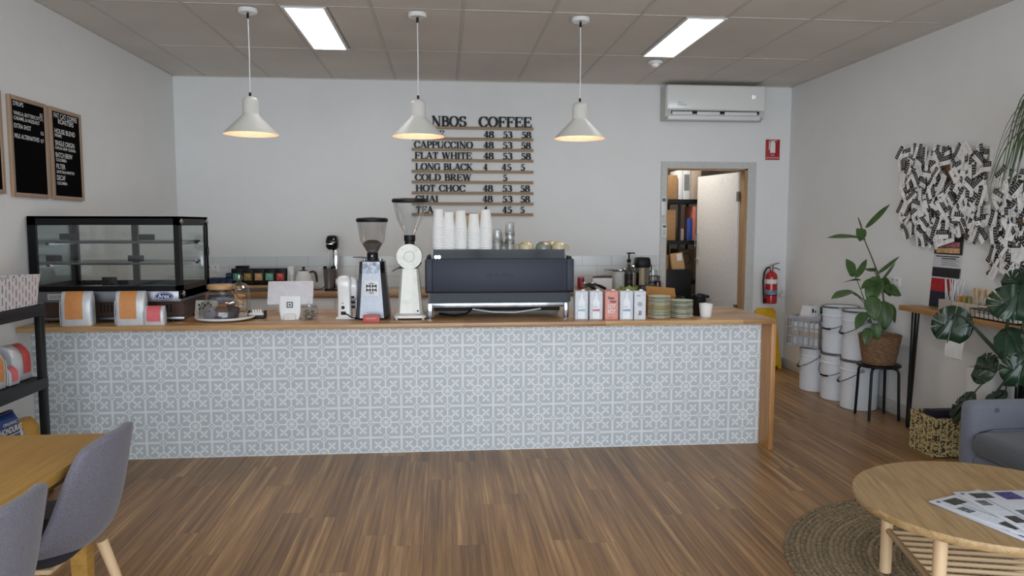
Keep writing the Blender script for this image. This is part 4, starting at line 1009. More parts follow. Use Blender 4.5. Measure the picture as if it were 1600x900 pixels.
def saucers(px, wpx, top_py, base_py, cols, name):
    p = ct(px, base_py); k = mpp(p); r = wpx * k / 2; yy = p.y + r
    x = at(px, base_py - 8, 'y', yy).x; ztop = at(px, top_py, 'y', yy - r).z
    n = len(cols); pitch = (ztop - ZT - .012) / (n - 1); pro = {}
    for i, c in enumerate(cols):
        loc = (x + random.uniform(-.0015, .0015), yy + random.uniform(-.0015, .0015), ZT + i * pitch)
        pos = 'topmost ' if i == n - 1 else ('lowest ' if i == 0 else '')
        lab = pos + {'s': 'sage', 'c': 'cream', 'y': 'pale yellow'}[c] + ' saucer in ' + name
        if c not in pro:
            t = thing('saucer', lab, 'saucer', loc, 0, 'saucers in ' + name); pro[c] = t
            m = {'s': P('saucer_sage', (186, 192, 170), .35, coat=.2), 'c': P('saucer_cream', (230, 224, 206), .35, coat=.2), 'y': P('saucer_yellow', (216, 202, 152), .35, coat=.2)}[c]
            MB().lathe([(0, 0), (r * .5, 0), (r * .55, .002), (r * .96, .0085), (r, .0105), (r * .985, .0125), (r * .9, .0105), (r * .5, .005), (0, .0045)], 40).build('dish', m, t)
            MB().lathe([(r * .5, 0), (r * .5, -.0015), (r * .45, -.0015), (r * .45, 0)], 32).build('foot_ring', m, t)
        else: dup(pro[c], loc, random.uniform(0, 90), lab)
saucers(1029.8, 35.5, 464, 499.5, 'ccscycsyyccscss', 'the taller saucer stack')
saucers(1064.8, 36, 470.5, 498.5, 'ccsccsscss', 'the lower saucer stack')
# kraft box behind
p = ct(1032, 490); 
t = thing('kraft_tray', 'open brown kraft card box behind the saucer stacks', 'box', (3.87, .23, ZT))
MB().loft([rrect(.17, .12, 12, 24, 0), rrect(.2, .14, 12, 24, .13)]).build('box_body', P('kraft_box', (158, 112, 58), .8), t)
MB().box(-.105, .1, -.001, .001, 0, .075, M=TR(.0, -.068, .128, rx=-40, ry=5)).build('lid_flap', P('kraft_box', (158, 112, 58), .8), t)
# black tumbler and white cup
p = ct(1092, 493)
t = thing('black_tumbler', 'black plastic tumbler behind the white cup', 'tumbler', (at(1091.5, 485, 'y', .1).x, .1, ZT))
MB().lathe([(0, 0), (.04, 0), (.043, .004), (.047, .125), (.049, .128), (.049, .138), (.044, .138), (.04, .01), (0, .01)], 36).build('tumbler_wall', black, t)
p = ct(1105, 496)
t = thing('white_cup', 'white cup with its handle to the right, beside the saucers', 'cup', (p.x - .0, p.y + .03, ZT), 50)
MB().lathe([(0, 0), (.034, 0), (.037, .004), (.046, .085), (.0465, .09), (.044, .09), (.036, .012), (0, .01)], 36).build('cup_wall', white_gl, t)
MB().tube([(.042, 0, .075), (.06, 0, .07), (.066, 0, .05), (.055, 0, .03), (.039, 0, .026)], .0045, 8).build('handle', white_gl, t)
# black knock-out items behind the low saucers
t = thing('knock_box', 'low round black knock box behind the lower saucer stack', 'knock box', (3.975, .25, ZT))
MB().lathe([(0, 0), (.075, 0), (.08, .006), (.082, .11), (.076, .116), (.07, .11), (.068, .02), (0, .02)], 36).build('bin', black, t)
MB().tube([(-.075, 0, .1), (.075, 0, .1)], .01, 10).build('knock_bar', black, t)
# ---------------------------------------------------------------- on the rear bench
ZB2 = .863; TY = 2.3
def bz(px, py, y=TY): p = at(px, py, 'y', y); return p.x, p.z
# timber riser and tea boxes
xa, za = bz(364, 446); xb, _ = bz(449, 446)
t = thing('timber_riser', 'low timber riser carrying the black tea boxes on the rear bench', 'riser', ((xa + xb) / 2, TY + .06, ZB2))
hw = (xb - xa) / 2
MB().box(-hw, hw, -.09, .1, za - ZB2 - .02, za - ZB2, .002).build('board', oak_top, t)
for x in (-hw + .02, hw - .04): MB().box(x, x + .02, -.08, .09, 0, za - ZB2 - .02).build('support', oak_top, t)
cols = [(44, 140, 108, 'green'), (150, 122, 42, 'olive'), (196, 150, 98, 'tan'), (104, 170, 142, 'mint'), (196, 56, 50, 'red')]
for i, (r, g, b, nm) in enumerate(cols):
    x, _ = bz(370.5 + 16.9 * i, 446); w = .1045; h = bz(400, 420)[1] - za
    t = thing('tea_box', 'black tea box with a %s label on the rear bench' % nm, 'box', (x, TY, za), group='tea boxes on the rear bench')
    MB().box(-w / 2 + .002, w / 2 - .002, 0, .11, 0, h, .003).build('box_body', black, t)
    MB().box(-w / 2 + .004, w / 2 - .004, -.0008, .11, h - .004, h + .001).build('lid', P('lid_black', (34, 33, 36), .5), t)
    MB().box(-.034, .034, -.0015, 0, h * .3, h * .73).build('label', P('tea_' + nm, (r, g, b), .5), t)
    txt(t, 'T2', 0, h * .5, .024, chalk, off=(0, -.0016, 0), width=.034)
x, z = bz(376.5, 420); h = .022
t = thing('tea_tin', 'flat black box lying on top of the left tea boxes', 'box', (x, TY + .02, z + .002))
MB().box(-.055, .055, 0, .07, 0, h, .003).build('box_body', black, t); MB().box(-.056, .056, -.001, .071, h * .55, h + .001, .002).build('lid', black, t)
x, z = bz(452, 446)
t = thing('paper_pack', 'white paper pack standing beside the red-labelled tea box', 'pack', (x - .0, TY + .03, ZB2))
MB().box(-.02, .035, 0, .1, 0, .225, .004).build('pack_body', white, t); MB().box(-.021, .036, -.001, .0, .05, .15).build('pack_label', lgrey, t)
# navy cartons at the left
for k, (px0, px1, py0, py1, y, nm) in enumerate([(327, 341, 434.5, 447.5, 2.28, 'leftmost navy carton on the rear bench'), (341, 352, 434.5, 447.5, 2.28, 'second navy carton from the left on the rear bench'), (352, 363, 435, 447.5, 2.28, 'navy carton next to the green-labelled tea box'), (352.5, 362, 427, 434.5, 2.3, 'small navy carton on top of another near the tea boxes')]):
    a, b = at(px0, py1, 'y', y), at(px1, py0, 'y', y); w = b.x - a.x; z0 = max(ZB2 if k < 3 else a.z, ZB2)
    t = thing('navy_carton', nm, 'carton', ((a.x + b.x) / 2, y, z0), group='navy cartons on the rear bench')
    MB().box(-w / 2 + .002, w / 2 - .002, 0, .1, 0, b.z - z0, .003).build('box_body', navy, t)
    MB().box(-w * .3, w * .3, -.001, 0, (b.z - z0) * .35, (b.z - z0) * .7).build('label', P('navy_label', (52, 74, 120), .5), t)
# gooseneck kettle
x, z = bz(475, 452, 2.33)
t = thing('gooseneck_kettle', 'white gooseneck kettle with a brown handle on the rear bench', 'kettle', (x, 2.33, ZB2))
kx = 1.12
MB().lathe([(0, 0), (.085, 0), (.088, .008), (.082, .028), (0, .03)], 36).build('heater_base', P('kettle_base', (120, 112, 104), .4), t)
MB().lathe([(0, .03), (.084, .03), (.087, .04), (.082, .09), (.07, .14), (.05, .178), (.04, .186), (0, .186)], 40).build('kettle_body', white_gl, t)
MB().lathe([(.04, .184), (.04, .19), (.018, .196), (.01, .2), (.009, .21), (.016, .216), (.016, .224), (0, .227)], 28).build('lid', P('lid_black', (34, 33, 36), .5), t)
MB().tube([(-.075, 0, .07), (-.1, 0, .075), (-.115, 0, .1), (-.118, 0, .14), (-.125, 0, .175), (-.142, 0, .192)], [.013, .011, .009, .008, .007, .007], 10).build('spout', white_gl, t)
MB().tube([(.05, 0, .172), (.085, 0, .18), (.108, 0, .17), (.117, 0, .14), (.121, 0, .1), (.122, 0, .078)], [.008, .011, .013, .013, .012, .009], 10).build('handle', P('walnut', (74, 44, 36), .4), t)
MB().tube([(.08, .02, .01), (.12, .05, .004), (.15, .09, .006), (.16, .2, .02), (.165, .28, .12)], .004, 8).build('power_lead', black, t)
# milkshake mixer
x, z = bz(520, 452, 2.34)
t = thing('milkshake_mixer', 'steel milkshake mixer with a black head on the rear bench', 'drink mixer', (x, 2.34, ZB2))
MB().box(-.07, .07, -.07, .1, 0, .018, .008).build('base', black, t)
MB().box(.0, .045, .03, .07, .018, .42, .006).build('column', chrome, t)
MB().loft([rrect(.085, .1, 4, 28, .385, .005, .02), rrect(.115, .15, 4, 28, .41, .005, .01), rrect(.118, .155, 4, 28, .47, .005, .01), rrect(.1, .13, 4, 28, .51, .005, .015), rrect(.05, .06, 3, 28, .522, .005, .02)]).build('motor_head', black_gl, t, sharp=60)
MB().box(-.045, .02, -.072, -.066, .432, .446, .002).build('switch_plate', chrome, t)
MB().lathe([(0, .02), (.04, .02), (.042, .03), (.053, .2), (.055, .206), (.05, .206)], 28, TR(-.03, -.02, 0)).build('mixing_cup', steel, t)
MB().cyl(.005, .2, .39, 10, TR(-.03, -.01, 0)).build('spindle', chrome, t)
for s in (-1, 1): MB().cyl(.018, .2, .23, 14, TR(-.03 + s * .035, -.02, 0), bev=.004).build('cup_clip', black, t)
# right part of the bench
x, z = bz(968, 450, 2.3)
t = thing('cream_canister', 'tall light grey canister with a steel ladle across its top', 'canister', (at(967.5, 440, 'y', 2.3).x, 2.3, ZB2))
MB().lathe([(0, 0), (.068, 0), (.07, .004), (.07, .17), (.064, .17), (.062, .01), (0, .008)], 36).build('canister_wall', P('canister_grey', (200, 200, 198), .45), t)
MB().tube([(-.15, -.01, .187), (-.06, -.01, .186), (.02, -.01, .185)], .007).lathe([(.064, .175), (.073, .18), (.073, .19), (0, .194)], 28).tube([(.03, 0, .19), (.1, -.02, .205), (.14, -.02, .222)], [.01, .014, .012]).build('steel_scoop', chrome, t)
x = at(941, 432, 'y', 2.25).x
t = thing('wooden_spatula', 'dark timber spatula lying across a pan handle on the rear bench', 'spatula', (x, 2.25, ZB2))
MB().loft([rrect(.02, .012, 4, 12, 0), rrect(.026, .014, 4, 12, .05), rrect(.03, .012, 4, 12, .12), rrect(.02, .01, 4, 12, .19)], TR(-.095, 0, .115, ry=88)).build('handle', P('walnut', (74, 44, 36), .4), t)
MB().box(-.1, .09, -.04, .06, 0, .11, .004).build('stand_block', white, t)
# syrup bottle
x = at(982.3, 440, 'y', 2.22).x
t = thing('syrup_bottle', 'dark syrup bottle with a tall black pump on a green cloth', 'bottle', (x, 2.22, ZB2 + .012))
MB().lathe([(0, 0), (.034, 0), (.038, .004), (.038, .155), (.032, .175), (.018, .2), (.014, .24), (.014, .255), (0, .255)], 32).build('bottle_body', P('syrup_dark', (66, 52, 44), .12, coat=.4), t)
MB().lathe([(.0386, .02), (.0386, .14)], 32).build('label', P('syrup_label', (26, 20, 24), .5, vary=.4, scale=60), t)
txt(t, 'SYRUP', 0, .06, .012, P('label_red2', (190, 70, 60), .5), off=(0, -.0392, 0), width=.045)
MB().lathe([(.016, .25), (.019, .255), (.019, .275), (.008, .285), (.007, .33), (0, .33)], 20).box(-.02, .022, -.01, .01, .33, .345, .004).tube([(.01, 0, .338), (.05, 0, .34), (.058, 0, .33)], .006).build('pump', black, t)
# cloth
t = thing('green_cloth', 'crumpled pale green cloth under the syrup bottle', 'cloth', (x - .005, 2.22, ZB2))
rings = []
for k, (r, z) in enumerate([(.1, .001), (.098, .018), (.085, .03), (.06, .02), (.04, .011)]):
    rings.append([(r * (1 + .16 * sin(3 * a + k) + .08 * sin(7 * a)) * cos(a), .8 * r * (1 + .14 * sin(4 * a + 2 * k)) * sin(a), z * (1 + .45 * sin(5 * a + k * 1.7)) if k < 4 else .011) for a in [2 * pi * i / 40 for i in range(40)]])
MB().loft(rings).build('cloth_sheet', P('cloth_green', (156, 178, 96), .9, vary=.15), t, sharp=70)
# airpot
x = at(1003, 440, 'y', 2.3).x
t = thing('airpot', 'steel airpot flask with a black pump lid beside the syrup bottle', 'airpot', (x, 2.3, ZB2 + .0))
MB().lathe([(0, 0), (.072, 0), (.076, .006), (.076, .03), (.074, .034), (.074, .205), (.07, .215)], 40).build('flask_body', P('airpot_steel', (150, 142, 126), .2, 1.), t)
MB().loft([rrect(.15, .15, 3, 32, .21), rrect(.158, .16, 3.4, 32, .235), rrect(.142, .15, 4, 32, .29), rrect(.125, .13, 4, 32, .305)]).build('pump_lid', black, t, sharp=60)
MB().tube([(-.078, 0, .24), (-.092, 0, .22), (-.086, 0, .17), (-.076, 0, .16)], .006).tube([(.078, 0, .24), (.094, 0, .22), (.09, 0, .17), (.076, 0, .16)], .006).build('carry_handle', black, t)
MB().cyl(.012, .3, .312, 12).build('push_button', steel, t)
# small black tray in front of it, crate of glasses, pitcher
x = at(1010, 445, 'y', 2.14).x
t = thing('black_scale', 'flat black weighing scale in front of the airpot', 'scale', (x, 2.1, ZB2))
MB().box(-.08, .08, -.06, .04, 0, .045, .008).build('body', P('scale_black', (34, 34, 38), .45), t); MB().box(-.075, .075, -.05, .038, .045, .052, .003).build('weighing_plate', P('scale_plate', (70, 72, 76), .4, .5), t)
x = at(1021, 438, 'y', 2.33).x
t = thing('wire_caddy', 'black wire caddy holding a water glass beside the airpot', 'caddy', (x, 2.33, ZB2))
m = MB()
for z in (.005, .06, .12): m.tube([(-.05, -.05, z), (.05, -.05, z), (.05, .05, z), (-.05, .05, z)], .003, 6, close=True)
for k in range(6):
    for y in (-.05, .05): m.tube([(-.05 + k * .02, y, .005), (-.05 + k * .02, y, .12)], .002, 6)
    for x_ in (-.05, .05): m.tube([(x_, -.05 + k * .02, .005), (x_, -.05 + k * .02, .12)], .002, 6)
m.build('wire_frame', black_m, t)
t = thing('ribbed_tumbler', 'ribbed glass tumbler standing in the black wire caddy', 'glass', (x, 2.33, ZB2 + .009))
MB().lathe([(0, 0), (.034, 0), (.038, .1), (.042, .17), (.04, .17), (.033, .01)], 16).build('glass_wall', tumb_g, t, sharp=10)
x = at(1027, 446, 'y', 2.2).x
t = thing('milk_pitcher', 'small dark steel milk pitcher at the right end of the rear bench', 'pitcher', (x - .01, 2.16, ZB2))
MB().lathe([(0, 0), (.035, 0), (.038, .006), (.036, .05), (.03, .075), (.032, .085), (.029, .085), (.026, .07), (0, .02)], 28).build('pitcher_body', P('pitcher_steel', (84, 66, 64), .2, .9), t)
MB().tube([(.03, 0, .07), (.055, 0, .065), (.055, 0, .03), (.036, 0, .02)], .004).build('handle', steel, t)
# portafilters and red tin near the machine
def portaf(px, y, rz, lab, z=0):
    x = at(px, 445, 'y', y).x
    t = thing('portafilter', lab, 'portafilter', (x, y, ZB2 + z), rz, 'portafilters on the rear bench')
    MB().lathe([(0, .02), (.02, .022), (.034, .035), (.036, .06), (.039, .063), (.039, .07), (.03, .07), (.028, .045), (0, .04)], 28).build('basket', chrome, t)
    MB().tube([(0, -.034, .055), (0, -.06, .055), (0, -.08, .05), (0, -.13, .04), (0, -.18, .028)], [.008, .009, .014, .016, .012]).build('handle', black, t)
    MB().tube([(0, 0, .022), (.0, 0, .008), (-.015, 0, .0), (.015, 0, .0)], .009).build('spout', chrome, t)
portaf(914, 2.16, 20, 'portafilter with a black handle beside the red tin')
portaf(926, 2.16, 30, 'portafilter with a black handle left of the canister')
x = at(907.5, 435, 'y', 2.3).x
t = thing('red_tin', 'small red tin standing on the bench behind the espresso machine', 'tin', (x, 2.3, ZB2))
MB().cyl(.033, 0, .115, 28, bev=.003).build('tin_body', P('tin_red', (160, 52, 62), .3, .3), t); MB().cyl(.0335, .1, .118, 28, bev=.003).build('lid', P('tin_lid', (190, 110, 112), .3, .5), t)

# ---------------------------------------------------------------- corner by the storeroom door
# wet-floor sign leaning on the rear wall
t = thing('wet_floor_sign', 'folded yellow wet-floor sign leaning on the rear wall behind the counter end', 'floor sign', (5.70, D - .1, 0), 0)
TS = TR(0, 0, 0, rx=-6)
MB().prism([(-.16, 0), (-.13, 0), (-.12, .03), (.12, .03), (.13, 0), (.16, 0), (.105, .6), (.085, .63), (-.085, .63), (-.105, .6)], .012, TS @ TR(0, .0, 0, rx=90)).build('front_board', yellow, t)
MB().prism([(-.155, 0), (-.13, 0), (-.12, .03), (.12, .03), (.13, 0), (.155, 0), (.1, .6), (.08, .62), (-.08, .62), (-.1, .6)], .012, TS @ TR(0, .03, 0, rx=90)).build('rear_board', yellow, t)
MB().box(-.06, .06, -.014, .034, .58, .615, .005, TS).build('hinge', yellow, t)
mt = TS @ TR(0, -.0125, 0, rx=90)
txt(t, 'OR', .073, .425, .03, ink, M=mt, align='R'); txt(t, 'FLOOR', .083, .375, .03, ink, M=mt, align='R', width=.13, bold=.012)
tr_ = [(-.062, .15), (.075, .15), (.006, .275)]
MB().tube([(x, z, 0) for x, z in tr_], .006, 6, mt, close=True).build('warning_triangle', P('sign_red', (168, 26, 32), .45), t)

# white pails
pailm = P('pail_white', (226, 231, 238), .35, vary=.015)
PH, PR0, PR1 = .40, .139, .149
def pail(loc, rz, lab, up=False):
    t = thing('pail', lab, 'pail', loc, rz, 'white pails along the right wall')
    MB().lathe([(0, .006), (PR0 - .012, .006), (PR0 - .006, 0), (PR0, .005), (PR1 - .006, PH * .78), (PR1, PH * .785), (PR1, PH * .80), (PR1 - .004, PH * .81), (PR1 - .002, PH - .02), (PR1 - .006, PH - .014)], 44).build('pail_wall', pailm, t)
    MB().lathe([(PR1 - .012, PH - .006), (0, PH - .008)], 44).build('lid', pailm, t)
    MB().lathe([(PR1 - .004, PH - .016), (PR1 + .004, PH - .013), (PR1 + .004, PH - .003), (PR1 - .004, PH), (PR1 - .014, PH - .004)], 44).build('clamp_ring', P('clamp_grey', (120, 124, 130), .3, .7), t)
    m = MB()
    for s in (-1, 1): m.cyl(.017, 0, .012, 16, TR(s * (PR1 - .004), 0, PH * .82, ry=s * 90))
    m.build('handle_ear', steel, t)
    pts = [(PR1 + .008, 0, PH * .82)]
    for k in range(1, 12):
        a = pi * k / 12; drop = -.12 * sin(a)
        pts.append(((PR1 + .008) * cos(a), -(PR1 + .012) * sin(a) * 1.0, PH * .82 + drop))
    pts.append((-PR1 - .008, 0, PH * .82)); MB().tube(pts, .0034, 6).build('wire_handle', P('wire_dark', (96, 98, 104), .35, .8), t)
    MB().tube([pts[5], pts[6], pts[7]], .008, 8).build('grip', black, t)
    return t
p3 = (5.752, .893, 0); p2 = (5.752, 1.212, 0); p1 = (5.735, 1.56, 0)
pail(p1, -105, 'white pail on the floor under the grey crate'); pail(p2, -75, 'white pail on the floor in the middle of the bottom row'); pail(p3, -112, 'white pail on the floor behind the black stool')
pail((5.752, 1.21, PH + .002), -72, 'white pail stacked at the back, next to the crate'); pail((5.75, .89, PH + .002), -100, 'white pail stacked at the front, behind the fig plant')
# milk crate
t = thing('milk_crate', 'grey lattice milk crate packed with white cartons on a pail', 'crate', (5.69, 1.57, PH + .003), 33)
m = MB(); cw_, ch_ = .15, .27
crm = P('crate_grey', (170, 170, 178), .5)
for z in (.0, .085, .165, ch_ - .03):
    hgt = .02 if z > .2 or z == 0 else .012
    for s in (-1, 1):
        m.box(-cw_, cw_, s * cw_ - .005, s * cw_ + .005, z, z + hgt); m.box(s * cw_ - .005, s * cw_ + .005, -cw_, cw_, z, z + hgt)
for k in range(7):
    q = -cw_ + k * cw_ / 3
    for s in (-1, 1):
        m.box(q - .005, q + .005, s * cw_ - .005, s * cw_ + .005, 0, ch_); m.box(s * cw_ - .005, s * cw_ + .005, q - .005, q + .005, 0, ch_)
m.box(-cw_, cw_, -cw_, cw_, 0, .006)
m.build('lattice', crm, t)
m = MB().box(-cw_ - .01, cw_ + .01, -cw_ - .01, -cw_ + .006, ch_ - .016, ch_).box(-cw_ - .01, cw_ + .01, cw_ - .006, cw_ + .01, ch_ - .016, ch_).box(-cw_ - .01, -cw_ + .006, -cw_, cw_, ch_ - .016, ch_).box(cw_ - .006, cw_ + .01, -cw_, cw_, ch_ - .016, ch_)
m.build('crate_rim', crm, t)
first = None
Mc = TR(5.69, 1.57, PH + .01, rz=33)
for i in range(3):
    for j in range(3):
        if first is None:
            first = thing('juice_carton', 'white carton packed inside the grey crate', 'carton', (0, 0, 0), group='cartons in the crate')
            MB().box(-.04, .04, -.04, .04, 0, .21, .003).build('carton_body', white, first); MB().box(-.041, .041, -.041, .041, .08, .13).build('carton_band', P('carton_tan', (196, 176, 150), .6), first)
            o = first
        else: o = dup(first, (0, 0, 0))
        o.location = Mc @ Vector((-.09 + i * .09, -.09 + j * .09, 0)); o.rotation_euler = (0, 0, R(33))
t = thing('tent_card', 'white folded tent card with black marks on top of the crate', 'card', (5.635, 1.53, PH + .28), 10)
MB().prism([(-.05, 0), (.05, 0), (.03, .085), (-.03, .085)], .12, TR(0, .0, 0, rx=90) @ TR(0, 0, -.06)).build('card', white, t)
MB().box(-.018, .0, -.0615, -.06, .03, .065).box(.012, .022, -.0615, -.06, .025, .05).build('print', ink, t)
MB().box(-.05, .08, -.06, .08, -.012, -.002).build('card_base', white, t)
t = thing('green_label_tub', 'white tub with a dark green label on top of the crate', 'tub', (5.775, 1.62, PH + .276), 20)
MB().loft([rrect(.12, .12, 5, 28, 0), rrect(.14, .14, 5, 28, .09)]).build('tub_body', white, t)
MB().box(-.062, .062, -.074, -.062, .012, .08, .002).build('label', P('label_green', (36, 84, 52), .5), t)
MB().loft([rrect(.15, .15, 5, 28, .09), rrect(.15, .15, 5, 28, .1)]).build('lid', lgrey, t)

# black stool, basket pot and fig plant
SX, SYY = 5.71, .565
t = thing('metal_stool', 'round black metal stool carrying the potted fig', 'stool', (SX, SYY, 0))
zs = at(1375, 572, 'y', SYY - .1).z
MB().lathe([(0, zs - .02), (.15, zs - .02), (.158, zs - .014), (.158, zs - .004), (.15, zs), (0, zs)], 44).build('seat', black_m, t)
for a in (40, 130, 220, 310):
    c, s = cos(R(a)), sin(R(a))
    MB().tube([(.05 * c, .05 * s, zs - .025), (.11 * c, .11 * s, zs - .026), (.135 * c, .135 * s, zs - .035), (.146 * c, .146 * s, zs - .06), (.16 * c, .16 * s, .004)], .0105, 10).build('leg', black_m, t)
t = thing('woven_plant_pot', 'round woven straw pot on the black stool', 'plant pot', (SX, SYY, zs))
bk_m, nt, b = new_mat('woven_straw')
f = noise(nt, coords(nt, (30, 30, 160)), 1.2, 3); nt.links.new(ramp(nt, f, [(.3, rgb(86, 62, 44)), (.55, rgb(132, 100, 72)), (.75, rgb(164, 132, 98))]), b.inputs['Base Color']); b.inputs['Roughness'].default_value = .85; bump(nt, b, f, .6, .004)
prof = [(0, 0), (.11, 0)]
for k in range(21):
    z = .005 + k * .0105; r = .112 + .038 * (z / .22) ** .9
    prof += [(r + .0035, z), (r, z + .005)]
prof += [(.156, .222), (.148, .228), (.138, .22), (.13, .18), (0, .18)]
MB().lathe(prof, 48).build('pot_wall', bk_m, t, sharp=80)
MB().lathe([(0, .19), (.134, .186)], 28).build('soil', P('soil', (44, 34, 28), .95, vary=.4, scale=60), t)
def leaf_mesh(L, W, bend=.25, fold=.25, shape='ovate', n=12, m=5, wave=.0):
    """leaf along +Y, face up, drooping by bend"""
    mb = MB(); vs = []
    for i in range(n + 1):
        u = i / n
        if shape == 'ovate': w = W / 2 * (sin(pi * min(1, u ** .8)) ** .75) if 0 < u < 1 else .002
        elif shape == 'strap': w = W / 2 * min(1, u * 8 + .3) * (1 - u ** 3) + .0006
        else: w = W / 2
        ang = bend * u; y = L * u * cos(ang * .6); z = -L * u * sin(ang * .9)
        for j in range(-m, m + 1):
            v = j / m
            vs.append((w * v, y, z + fold * abs(v) * w + wave * W * sin(u * 9 + v * 2) * abs(v)))
    k = 2 * m + 1; fs = []
    for i in range(n):
        for j in range(2 * m): fs.append((i * k + j, i * k + j + 1, (i + 1) * k + j + 1, (i + 1) * k + j))
    return mb.add(vs, fs)
def leaf_between(parent, B, T, W, mat, roll=0, bend=.3, fold=.25, shape='ovate', wave=.03, thick=True, facing=None):
    """leaf from base B to tip T (place coordinates, parent at its own location)"""
    B, T = Vector(B), Vector(T); d = T - B; L = d.length; y = d.normalized()
    fc = Vector(facing) if facing else (CAM - B).normalized() + Vector((0, 0, .7))
    z = (fc - y * fc.dot(y)).normalized(); x = y.cross(z)
    z2 = z * cos(R(roll)) + x * sin(R(roll)); x2 = y.cross(z2)
    M = Matrix(((x2.x, y.x, z2.x, B.x), (x2.y, y.y, z2.y, B.y), (x2.z, y.z, z2.z, B.z), (0, 0, 0, 1)))
    o_ = Matrix.Translation(-Vector(parent.location)) @ M
    mb = leaf_mesh(L, W, bend, fold, shape, wave=wave); mb.v = [tuple(o_ @ Vector(p)) for p in mb.v]
    o = mb.build('leaf', mat, parent, sharp=80)
    if thick:
        md = o.modifiers.new('thickness', 'SOLIDIFY'); md.thickness = .0012
    return o
t = thing('fig_plant', 'leggy fig plant with broad green leaves in the woven pot', 'plant', (SX, SYY, zs + .186))
def fp(px, py, dy=0): return at(px, py, 'y', SYY + dy)
def stem(parent, pts, r, mat=stem_m, name='stem'):
    o = Vector(parent.location); return MB().tube([Vector(p) - o for p in pts], r, 8).build(name, mat, parent)
base = Vector((SX, SYY, zs + .18))
main = [base, fp(1383, 500), fp(1379, 450), fp(1373, 430, .02), fp(1362, 402), fp(1352, 378), fp(1345, 350), fp(1341, 340)]
stem(t, main, [.008, .0075, .007, .006, .005, .0045, .004, .003], P('bark_stem', (92, 82, 62), .7))
stem(t, [base + Vector((-.02, -.02, 0)), fp(1362, 505, -.05), fp(1351, 470, -.06), fp(1340, 440, -.06), fp(1336, 433, -.06)], [.005, .0045, .004, .003, .002])
for B, T, W, roll, bend, d0, d1 in [
    ((1352, 356), (1386, 319), .055, 62, -.1, 0, .06), ((1348, 372), (1294, 366), .075, 25, .1, -.02, -.1), ((1349, 374), (1341, 358), .10, 0, .2, -.01, -.05), ((1352, 378), (1340, 339), .02, 60, 0, 0, 0),
    ((1334, 432), (1324, 405), .09, 20, .1, -.06, -.1), ((1336, 434), (1357, 404), .055, 40, .1, -.06, 0), ((1345, 438), (1317, 436), .045, 70, .2, -.06, -.08), ((1370, 428), (1405, 401), .035, 55, 0, .02, .1), ((1376, 440), (1399, 410), .03, 65, 0, .02, .1),
    ((1368, 424), (1352, 420), .05, 70, 0, 0, -.05), ((1332, 455), (1300, 463), .085, 15, .1, -.06, -.16), ((1380, 448), (1413, 460), .09, 10, .25, .0, -.02), ((1372, 432), (1358, 470), .13, 0, .3, -.02, -.1), ((1376, 436), (1346, 445), .09, 20, .2, -.02, -.08),
    ((1381, 470), (1384, 512), .125, 0, .35, -.04, -.13), ((1384, 474), (1408, 503), .085, -15, .35, -.02, -.04), ((1362, 462), (1367, 498), .12, 5, .3, -.07, -.16), ((1354, 488), (1336, 508), .085, 10, .4, -.08, -.13), ((1366, 505), (1374, 530), .085, 0, .4, -.1, -.16),
    ((1358, 512), (1352, 533), .075, 0, .5, -.1, -.17), ((1350, 470), (1331, 455), .06, 30, .1, -.06, -.1), ((1382, 432), (1388, 465), .09, 40, .2, .03, .02)]:
    leaf_between(t, fp(*B, d0), fp(*T, d1), W, leaf_f, roll, bend)
for a, b, d in (((1366, 414), (1371, 432), 0), ((1351, 372), (1349, 376), 0), ((1374, 440), (1366, 424), 0), ((1379, 455), (1381, 449), 0), ((1352, 476), (1334, 456), -.06), ((1383, 500), (1381, 472), -.03), ((1374, 512), (1364, 470), -.05)):
    stem(t, [fp(*a, d), fp(*b, d)], .003)

# ---------------------------------------------------------------- right wall: ledge, boards, cards, poster
LX = XR - .19; LZ = at(1406, 477, 'x', LX).z; LY1 = at(1404, 477, 'x', LX).y
t = thing('wall_ledge', 'narrow oak ledge table on black hairpin legs along the right wall', 'table', (0, 0, 0))
MB().box(LX, XR - .003, -2.4, LY1, LZ - .035, LZ, .003).build('ledge_top', ledge_w, t)
for y0 in (LY1 - .14, -.765, -2.3):
    for j, (dx, dy) in enumerate(((.0, -.055), (.03, .06))):
        MB().tube([(LX + .03 + dx, y0 + dy, LZ - .035), (LX + .022, y0 + dy * .25, .02), (LX + .02, y0, .008), (LX + .024, y0 - dy * .25, .02), (LX + .05 - dx * .4, y0 - dy * .2, LZ - .035)], .0068, 8).build('hairpin_leg', black_m, t)
def rw(px, py, dx=0): return at(px, py, 'x', XR - dx)
# organiser box
BXF = XR - .105
y0, y1 = at(1466, 480, 'x', BXF).y, at(1551, 490, 'x', BXF).y
t = thing('compartment_box', 'whitewashed timber box with compartments for straws and cutlery on the ledge', 'box', (0, 0, LZ))
zt3 = at(1466, 467, 'x', BXF).z - LZ
wb = wood('white_wash', (186, 176, 162), (206, 198, 186), 'y', .8, .6)
m = MB().box(BXF, BXF + .008, y1, y0, 0, zt3, .001).box(XR - .033, XR - .025, y1, y0, 0, zt3, .001).box(BXF + .008, XR - .033, y0 - .01, y0, 0, zt3, .001).box(BXF + .008, XR - .033, y1, y1 + .01, 0, zt3, .001).box(BXF + .008, XR - .033, y1 + .01, y0 - .01, 0, .006)
m.build('box_wall', wb, t)
m = MB(); nd = 4
for k in range(1, nd): q = y1 + (y0 - y1) * k / nd; m.box(BXF - .001, XR - .033, q - .004, q + .004, .001, zt3)
m.build('divider', P('divider_wash', (166, 156, 142), .6), t)
